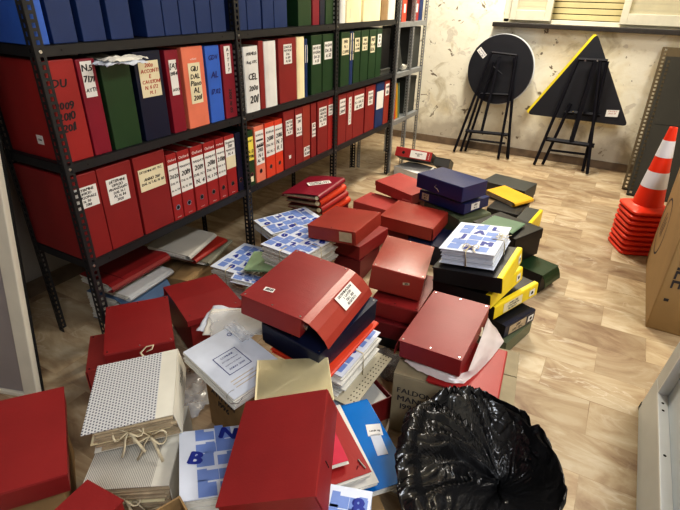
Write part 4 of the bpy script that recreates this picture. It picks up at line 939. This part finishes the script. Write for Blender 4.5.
card_folder('pink_f', 'shiny pink red sleeve on top of the red folder', PINK, group='red folders beside the front red box')

# --- under the shelf
carton('u_card', 'brown cardboard box on the floor below the bottom shelf', KRAFT)
GUS = 'folders piled under the bottom shelf'
card_folder('u_blue', 'blue grey folder thick with papers at the bottom of the pile under the shelf', board('slate blue card', (92, 118, 150), .5), GUS)
t = card_folder('u_clear', 'clear plastic wallet of papers in the pile under the shelf', CLEAR, GUS)
t = card_folder('u_red', 'red folder bulging with white papers on top of the pile under the shelf', RED, GUS)
L, W, T_ = pose('u_red')[2:]; m_ = MB(); m_.tube([(-L/2+.01, -W/2+.06, T_+.001), (L/2-.01, -W/2+.07, T_+.001)], .0015, 6); m_.build('elastic', REDD, t)
card_folder('u_grey', 'grey translucent plastic folder slanting under the bottom shelf', mat('grey translucent folder', srgb(172, 168, 162), .35, .05, spec=.6), GUS)
card_folder('u_red2', 'red plastic folder behind the grey one under the bottom shelf', board('dull red plastic', (150, 44, 36), .35), GUS)
card_folder('u_grey2', 'olive grey wallet of papers below the red plastic folder under the shelf', board('olive grey card', (120, 118, 104), .5), GUS)

# --- thin plastic bags on the floor
t = tag(crumple('plastic_bag', CLEAR, None, -1.22, 1.0, .002, .22, .20, .035, 6.2), 'clear crumpled plastic bag on the floor beside the dotted binder', 'bag')
t = tag(crumple('plastic_bag', mat('dark clear film', srgb(120, 118, 118), .15, .05, alpha=.5), None, -.63, 1.565, .002, .2, .18, .03, 7.7), 'dark clear plastic film on the floor by the stack of red boxes', 'bag')
t = tag(crumple('plastic_wallet', CLEAR, None, -.335, 1.065, .004, .10, .12, .012, 12.2), 'clear plastic wallet on the floor between blue folder and rubbish bag', 'wallet')

# ================================================================== RUBBISH BAG
BAGM = bpy.data.materials.new('black polythene'); BAGM.use_nodes = True
nt = BAGM.node_tree; b = nt.nodes['Principled BSDF']; b.inputs['Base Color'].default_value = (.008, .008, .009, 1); b.inputs['Roughness'].default_value = .2; b.inputs['Specular IOR Level'].default_value = .6
tc = nt.nodes.new('ShaderNodeTexCoord'); nz = nt.nodes.new('ShaderNodeTexNoise'); nz.inputs['Scale'].default_value = 16; nz.inputs['Detail'].default_value = 3; nz.inputs['Distortion'].default_value = 1.2
bp = nt.nodes.new('ShaderNodeBump'); bp.inputs['Strength'].default_value = .45; bp.inputs['Distance'].default_value = .01
nt.links.new(tc.outputs['Object'], nz.inputs['Vector']); nt.links.new(nz.outputs['Fac'], bp.inputs['Height']); nt.links.new(bp.outputs['Normal'], b.inputs['Normal'])
m_ = MB(); NU, NV = 300, 120
def rid(x, y, z): return 1-abs(noise.noise(Vector((x, y, z))))*2
RIM = [(-.317,.968,.33),(-.330,1.060,.325),(-.262,1.150,.325),(-.150,1.225,.335),(-.031,1.21,.335),(.042,1.146,.33),(.092,1.085,.32),(.105,.952,.31),(.09,.80,.31),(-.09,.70,.31),(-.261,.795,.31)]
BC = (-.10, .975)
RP = sorted((math.atan2(y-BC[1], x-BC[0]) % (2*PI), math.hypot(x-BC[0], y-BC[1]), z) for x, y, z in RIM)
def rim(a):
    a %= 2*PI; n = len(RP)
    for i in range(n):
        a0, r0, z0 = RP[i]; a1, r1, z1 = RP[(i+1) % n]
        if i == n-1: a1 += 2*PI
        aa = a if a >= RP[0][0] else a+2*PI
        if a0 <= aa <= a1:
            q = (aa-a0)/(a1-a0); return r0*(1-q)+r1*q, z0*(1-q)+z1*q
    return RP[0][1:]
def bagpt(u, v):
    a = 2*PI*u; ca, sa = math.cos(a), math.sin(a); R, Z = rim(a)
    mx_, my_ = .055, .115          # the mouth sits off centre, towards the back right
    wp = .55*noise.noise(Vector((ca*1.3, sa*1.3, v*1.5+2)))+.25*noise.noise(Vector((ca*3, sa*3, v*3+7)))
    loose = .45+.55*max(0, math.cos(a-2.6))      # the left side is the more gathered one
    if v < .45:     # outside wall, floor to rim
        k = v/.45; r = R*(.60+.40*k**1.25); z = Z*k; w = .022*min(1, k*2); sx, sy = 0, 0; tw = a+.3*k+wp*.5
    else:           # over the rim and down into the twisted mouth
        k = (v-.45)/.55; r = R*(1-k)**.95+.003; z = Z+.018*math.sin(min(k*5, 1)*PI)-.19*max(0, k-.05)**1.15
        w = (.044*loose+.014)*min(1, k*5+.25)*(1-.6*k); sx, sy = mx_*k**.8, my_*k**.8; tw = a+1.1*k+wp
    c_, s_ = math.cos(tw), math.sin(tw)
    f = .45*rid(c_*1.7, s_*1.7, v*.7)+.75*rid(c_*4.6+3, s_*4.6, v*.8+4)+(.75*rid(c_*9.5, s_*9.5+5, v*1.2+8)+.4*rid(c_*20, s_*20, v*1.8+1))*loose*min(1, .25+max(0, v-.45)*5)
    x0, y0 = r*ca, r*sa
    q = Vector((x0, y0, z)); cr = (.6*abs(noise.noise(q*6))+.35*abs(noise.noise(q*13+Vector((3, 1, 2))))+.15*abs(noise.noise(q*30)))*(.5+.5*loose)
    d = noise.noise(q*4.5+Vector((5, 0, 0)))
    am = min(1, v*4)
    r += (w*.55*(f-.8)*(.7 if v < .45 else 1)+.020*d-.022*cr+.006)*am*(1-.85*max(0, v-.8)*5 if v > .8 else 1)
    if v >= .45: z += w*1.0*(f-.8)-.020*cr+.016*d
    return (r*ca+sx, r*sa+sy, max(z, .003))
m_.grid(bagpt, NU, NV)
o = m_.build('rubbish_bag', BAGM, None, smooth=True); o.location = (BC[0]+.016, BC[1], 0); tag(o, 'open black plastic rubbish bag in the foreground, crumpled and shiny', 'rubbish bag')

# ================================================================== RIGHT SIDE
def cone_root(name, label, x, y, z, rz, full):
    t = thing(name, label, 'traffic cone', 'stacked traffic cones', (x, y, z), (0, 0, rz))
    b = MB(); h = .128; k = 6
    out = []
    for i in range(48):   # rounded square flange
        a = 2*PI*i/48; r_ = h/((abs(math.cos(a))**7+abs(math.sin(a))**7)**(1/7)); out.append((r_*math.cos(a), r_*math.sin(a)))
    n = len(out); rings = [[(p[0]*s, p[1]*s, zz) for p in out] for s, zz in ((1, 0.004), (1.0, .016), (.95, .022), (.80, .030))]
    R0 = .088
    ring = [[(R0*math.cos(math.atan2(p[1], p[0])), R0*math.sin(math.atan2(p[1], p[0])), .040) for p in out]]
    allr = rings+ring; vs = [p for R in allr for p in R]
    b.add(vs, [(i*n+j, i*n+(j+1) % n, (i+1)*n+(j+1) % n, (i+1)*n+j) for i in range(len(allr)-1) for j in range(n)])
    b.build('base', CONE, t, bevel=.002)
    Z0, Z1_, R1 = .040, .52, .022
    rad = lambda z: R0+(R1-R0)*(z-Z0)/(Z1_-Z0)
    def band(z0, z1, m, nm, ex=0):
        q = MB(); q.grid(lambda u, v: (lambda z, a: ((rad(z)+ex)*math.cos(a), (rad(z)+ex)*math.sin(a), z))(z0+(z1-z0)*v, 2*PI*u), 32, 4); return q.build(nm, m, t, smooth=True)
    if full:
        band(Z0, Z1_, CONE, 'cone_shell'); band(.155, .255, CONEW, 'reflective_band', .0012); band(.345, .445, CONEW, 'reflective_band', .0012)
        q = MB(); q.disc((0, 0, Z1_), R1, 'z', 24, 0, R1*.55); q.tube([(0, 0, Z1_-.03), (0, 0, Z1_-.028)], R1*.55, 24); q.build('tip_rim', CONE, t)
    else: band(Z0, .20, CONE, 'cone_shell')
    return t
ordn = ['lowest', 'second', 'third', 'fourth', 'fifth', 'sixth', 'seventh', 'eighth', 'ninth']
for i in range(9):
    cone_root('traffic_cone', ('topmost orange traffic cone with two white bands, above the stack of cones' if i == 8 else 'orange traffic cone with only its square base showing, %s from the floor in the stack' % ordn[i]),
              .318, 3.485, i*.0345, .40+.03*math.sin(i*1.7), i == 8)

# big brown box
t = thing('cardboard_box', 'tall brown cardboard box with circular logo and dark lettering at the right edge', 'box', None, (.70, 2.912, 0))
m_ = MB(); hx, hy, hz = .304, .407, .82
m_.box(-hx, hx, -hy, hy, 0, hz); m_.build('body', CARDB, t, bevel=.006)
m_ = MB(); m_.box(-hx, hx, -hy, -.001, hz, hz+.004); m_.build('flap', CARDB, t); m_ = MB(); m_.box(-hx, hx, .001, hy, hz, hz+.004); m_.build('flap', CARDB, t)
M = face_M((-hx-.0008, .21, .316), (0, -1, 0), (0, 0, 1)); lg = MB()
lg.disc((0, 0, 0), .165, 'z', 40, 0, .152)
lg.poly([(-.07, -.05, 0), (-.055, -.05, 0), (.0, .08, 0), (-.015, .08, 0)]); lg.poly([(-.03, -.06, 0), (-.015, -.06, 0), (.04, .07, 0), (.025, .07, 0)]); lg.poly([(.01, -.06, 0), (.025, -.06, 0), (.07, .05, 0), (.055, .05, 0)])
lg.v = [tuple(M @ Vector(v)) for v in lg.v]; lg.build('circular_logo', LOGO, t)
M = face_M((-hx+.070, -hy-.0008, .47), (0, 0, -1), (1, 0, 0)); inscription(t, M, .50, .10, ['DURABILE'], LOGO, 'lettering', False)
sm = MB(); sm.box(-hx+.03, -hx+.05, -hy-.001, -hy-.0004, .17, .185); sm.build('small_mark', LOGO, t)

# shelf panels leaning on the back wall
def panel(label, x, y0, z1, y1, w, m, name='steel_shelf_panel'):
    ang = math.atan2(z1, y1-y0); Ln = math.hypot(z1, y1-y0)
    t = thing(name, label, 'shelf panel', 'steel shelf panels leaning on the back wall', (x, y0, 0.012), (ang-PI/2, 0, 0))
    b = MB(); slotted(b, (0, -.002, 0), (1, 0, 0), Ln, .05, .033); o = b.build('slotted_edge', m, t); s = o.modifiers.new('t', 'SOLIDIFY'); s.thickness = .002
    b = MB(); b.box(.05, w, -.002, 0, 0, Ln); b.box(0, w, .0, .03, Ln-.002, Ln); b.box(0, .002, 0, .03, 0, Ln); b.box(0, w, 0, .03, 0, .002); b.build('sheet', m, t)
    b = MB(); b.box(.052, w, -.0035, -.0022, Ln*.52, Ln*.523); b.build('seam', DARKH, t)
    return t
panel('brown slotted steel shelf panel leaning nearest the back wall, behind the dark one', .205, 4.70, 1.10, 5.18, .75, BROWNS)
panel('dark taupe slotted steel shelf panel leaning in front of the brown one', .245, 4.56, 1.04, 5.06, .70, TAUPE)

# pale metal cabinet door in the right foreground
t = thing('metal_cabinet', 'pale grey white metal cabinet side with raised rim at the bottom right edge', 'cabinet', None, (.375, 1.86, 0), (0, .10, .0))
m_ = MB(); m_.box(.03, .55, -1.2, -.02, .0, .80); m_.build('carcass', BLUEM, t, bevel=.003)
m_ = MB(); m_.box(0, .03, -1.2, 0, 0, .17); m_.build('plinth', GREYM, t, bevel=.003)
m_ = MB(); m_.box(-.004, .03, -1.2, -.10, .17, .182); m_.box(-.004, .03, -.112, -.10, .182, .80); rim = m_.build('rim', WHITEM, t, bevel=.002)
for y in (-.16, -.20, -.42):
    d = MB(); d.disc((.012, y, .1825), .005, 'z', 10); d.build('screw_hole', DARKH, rim)
m_ = MB(); m_.box(0, .03, -.10, 0, .17, .80); m_.build('corner_strip', GREYM, t, bevel=.003)
m_ = MB(); m_.box(.0, .03, -.012, .008, .0, .03); m_.build('foot', DARKH, t)

# leaning white door leaf at the left
t = thing('door_leaf', 'off white door leaf with grey panel leaning at the left edge', 'door', None, (-1.718, .672, 0), (-.163, 0, .32))
m_ = MB(); m_.box(-.062, 0, 0, .035, 0, 1.9); m_.box(-.62, -.545, 0, .035, 0, 1.9); m_.box(-.545, -.062, 0, .035, 0, .02); m_.box(-.545, -.062, 0, .035, 1.8, 1.9); m_.build('frame', DOORW, t, bevel=.004)
m_ = MB(); m_.box(-.545, -.062, .012, .026, .02, 1.8); m_.build('panel', DOORG, t)
m_ = MB(); m_.box(.0005, .004, .024, .034, 0, 1.9); m_.build('seal', DARKH, t)
m_ = MB(); m_.box(-.052, -.028, -.004, 0, .78, .92); lp = m_.build('latch_plate', GALV, t, bevel=.001); m_ = MB(); m_.box(-.046, -.034, -.005, -.0035, .83, .87); m_.build('latch_slot', DARKH, lp)

# ================================================================== FOLDED TABLES
def leg(parent, a, b_, r=.0125): m_ = MB(); m_.tube([a, b_], r, 10); m_.build('leg', LEGM, parent)
def bar(parent, a, b_, w=.018, d=.006, name='crossbar'):
    a, b_ = Vector(a), Vector(b_); m_ = MB(); m_.tube([a, b_], w*.6, 4); return m_.build(name, LEGM, parent)
# round
t = thing('folding_table', 'folded round table with blue black underside leaning on the back wall', 'table', 'folded tables against the back wall', (-1.20, 5.10, 0))
tilt = Matrix.Translation((.112, .045, .828)) @ Matrix.Rotation(PI/2-.10, 4, 'X') @ Matrix.Rotation(-.10, 4, 'Y')
def disc_slab(r, z0, z1, n=64):
    q = MB(); vs = [(r*math.cos(2*PI*i/n), r*math.sin(2*PI*i/n), z) for z in (z0, z1) for i in range(n)]
    q.add(vs, [tuple(range(n))[::-1], tuple(range(n, 2*n))]+[(i, (i+1) % n, n+(i+1) % n, n+i) for i in range(n)]); q.v = [tuple(tilt @ Vector(v)) for v in q.v]; return q
disc_slab(.315, .002, .028).build('tabletop', TABLEB, t)
e = MB(); n = 64
for z0, z1, rr in ((-.012, .0015, .323),): 
    e = disc_slab(rr, z0, z1)
e.build('white_edge', WHITEM, t); disc_slab(.319, -.024, -.0125).build('blue_edge', board('light blue edge', (70, 130, 200), .4), t)
y0, y1 = -.02, -.10
for a, b_ in (((.018, y0, .985), (-.185, y1-.03, .012)), ((.255, y0, .975), (.275, y1-.03, .012)), ((-.03, y0, .62), (-.13, y1+.03, .012)), ((.06, y0+.0, .90), (-.09, y1+.06, .012)),
              ((.285, y0, .62), (.345, y1+.06, .012)), ((.24, y0, .95), (.36, y1+.03, .012))): leg(t, a, b_)
bar(t, (.018, y0, .985), (.255, y0, .975)); bar(t, (-.10, y1+.005, .235), (.32, y1+.005, .255), .028); bar(t, (-.06, y1+.01, .155), (.31, y1+.01, .165)); bar(t, (-.03, y0, .60), (.285, y0, .62))
bar(t, (.10, y0+.005, .95), (.06, y1+.01, .25), .03, name='centre_bar'); bar(t, (.06, y0-.01, .86), (.15, y0-.01, .80), .012, name='brace')
st = sticker(t, tilt @ Matrix.Translation((-.20, .14, .0285)) @ Matrix.Rotation(-.75, 4, 'Z'), .10, .05, ['TAVOLO', 'mod. 80'], LABELW, INKB, printed=True, hand=False)
# triangle
t = thing('folding_table', 'folded triangular table with yellow edge leaning on the back wall', 'table', 'folded tables against the back wall', (-.33, 5.10, 0))
def tri(y0_, y1_, s=1, mt=TABLEB, nm='tabletop', off=(0, 0)):
    pts = [(.015, 1.19), (-.425, .455), (.450, .455)]; q = MB(); out = []; cx, cz = .01, .70
    for i in range(3):
        p, a, c_ = Vector(pts[i]), Vector(pts[i-1]), Vector(pts[(i+1) % 3]); d1, d2 = (a-p).normalized(), (c_-p).normalized(); rr = .045
        for k in range(6):
            u = k/5; v = (p+d1*rr)*(1-u)**2+p*2*u*(1-u)+(p+d2*rr)*u*u; out.append((cx+(v.x-cx)*s+off[0], cz+(v.y-cz)*s+off[1]))
    n = len(out); lean = lambda z: .06*(z-.45)
    vs = [(x, y+lean(z), z) for y in (y0_, y1_) for x, z in out]
    q.add(vs, [tuple(range(n)), tuple(range(n, 2*n))[::-1], ]+[(i, n+i, n+(i+1) % n, (i+1) % n) for i in range(n)]); return q.build(nm, mt, t)
tri(.0, .024); tri(.0245, .036, 1.01, board('yellow edge strip', (240, 216, 60), .4), 'yellow_edge', (-.018, .008))
y0, y1 = -.03, -.10
for a, b_ in (((-.08, y0, .98), (-.245, y1-.03, .012)), ((.10, y0, .985), (.235, y1-.05, .012)), ((-.055, y0, .60), (-.175, y1+.03, .012)), ((.155, y0, .98), (.19, y1+.02, .012))): leg(t, a, b_, .014)
bar(t, (-.08, y0, .98), (.155, y0, .985), .024); bar(t, (-.09, y0, .52), (.21, y0, .53), .03); bar(t, (-.20, y1+.01, .265), (.23, y1+.01, .265), .034); bar(t, (-.15, y1+.03, .16), (.17, y1+.03, .17)); bar(t, (.06, y0, .98), (.03, y1+.01, .27), .04, name='centre_bar')
for x, z in ((-.02, .975), (.075, .98), (-.02, .535), (.06, .535)):
    d = MB(); d.tube([(x, y0-.012, z), (x, y0-.022, z)], .008, 10); d.build('bolt', CHROME, t)
sticker(t, face_M((.30, -.003, .55), (1, 0, .08), (0, .06, 1)) , .10, .06, ['TAVOLO', 'mod. 60', ''], LABELW, INKR, printed=True, hand=False)

# ================================================================== LIGHT
def area(name, loc, sx, sy, power, col, rot=(0, 0, 0)):
    l = bpy.data.lights.new(name, 'AREA'); l.shape = 'RECTANGLE'; l.size = sx; l.size_y = sy; l.energy = power; l.color = col
    o = bpy.data.objects.new(name, l); C.objects.link(o); o.location = loc; o.rotation_euler = rot; return o
area('ceiling_or_fill_lamp', (-.95, 4.45, ZC-.06), .35, 1.0, 96, (1, .93, .79))
area('ceiling_or_fill_lamp', (.95, 2.3, ZC-.06), .35, 1.3, 54, (1, .96, .89))
area('ceiling_or_fill_lamp', (.9, -.7, ZC-.06), .35, 1.3, 66, (.88, .93, 1))  # cool front fill, added to brighten the foreground and under the shelving
w = bpy.data.worlds.new('world'); bpy.context.scene.world = w; w.use_nodes = True
w.node_tree.nodes['Background'].inputs[0].default_value = (.9, .92, 1, 1); w.node_tree.nodes['Background'].inputs[1].default_value = .25

# ================================================================== CAMERA
yaw, pitch, roll, fpx, H_ = .5002, .4937, .0245, 486.25, 1.45
f = Vector((-math.sin(yaw)*math.cos(pitch), math.cos(yaw)*math.cos(pitch), -math.sin(pitch))); rgt = Vector((math.cos(yaw), math.sin(yaw), 0)); up = rgt.cross(f)
r2 = rgt*math.cos(roll)+up*math.sin(roll); u2 = -rgt*math.sin(roll)+up*math.cos(roll)
cam = bpy.data.cameras.new('camera'); cam.sensor_width = 36; cam.lens = 36*fpx/680; cam.clip_start = .02
co = bpy.data.objects.new('camera', cam); C.objects.link(co)
co.matrix_world = Matrix(((r2.x, u2.x, -f.x, 0), (r2.y, u2.y, -f.y, 0), (r2.z, u2.z, -f.z, H_), (0, 0, 0, 1)))
bpy.context.scene.camera = co
vs_ = bpy.context.scene.view_settings; vs_.view_transform = 'Standard'; vs_.look = 'None'
try: vs_.look = 'Medium High Contrast'
except Exception: pass
vs_.gamma = 1.0
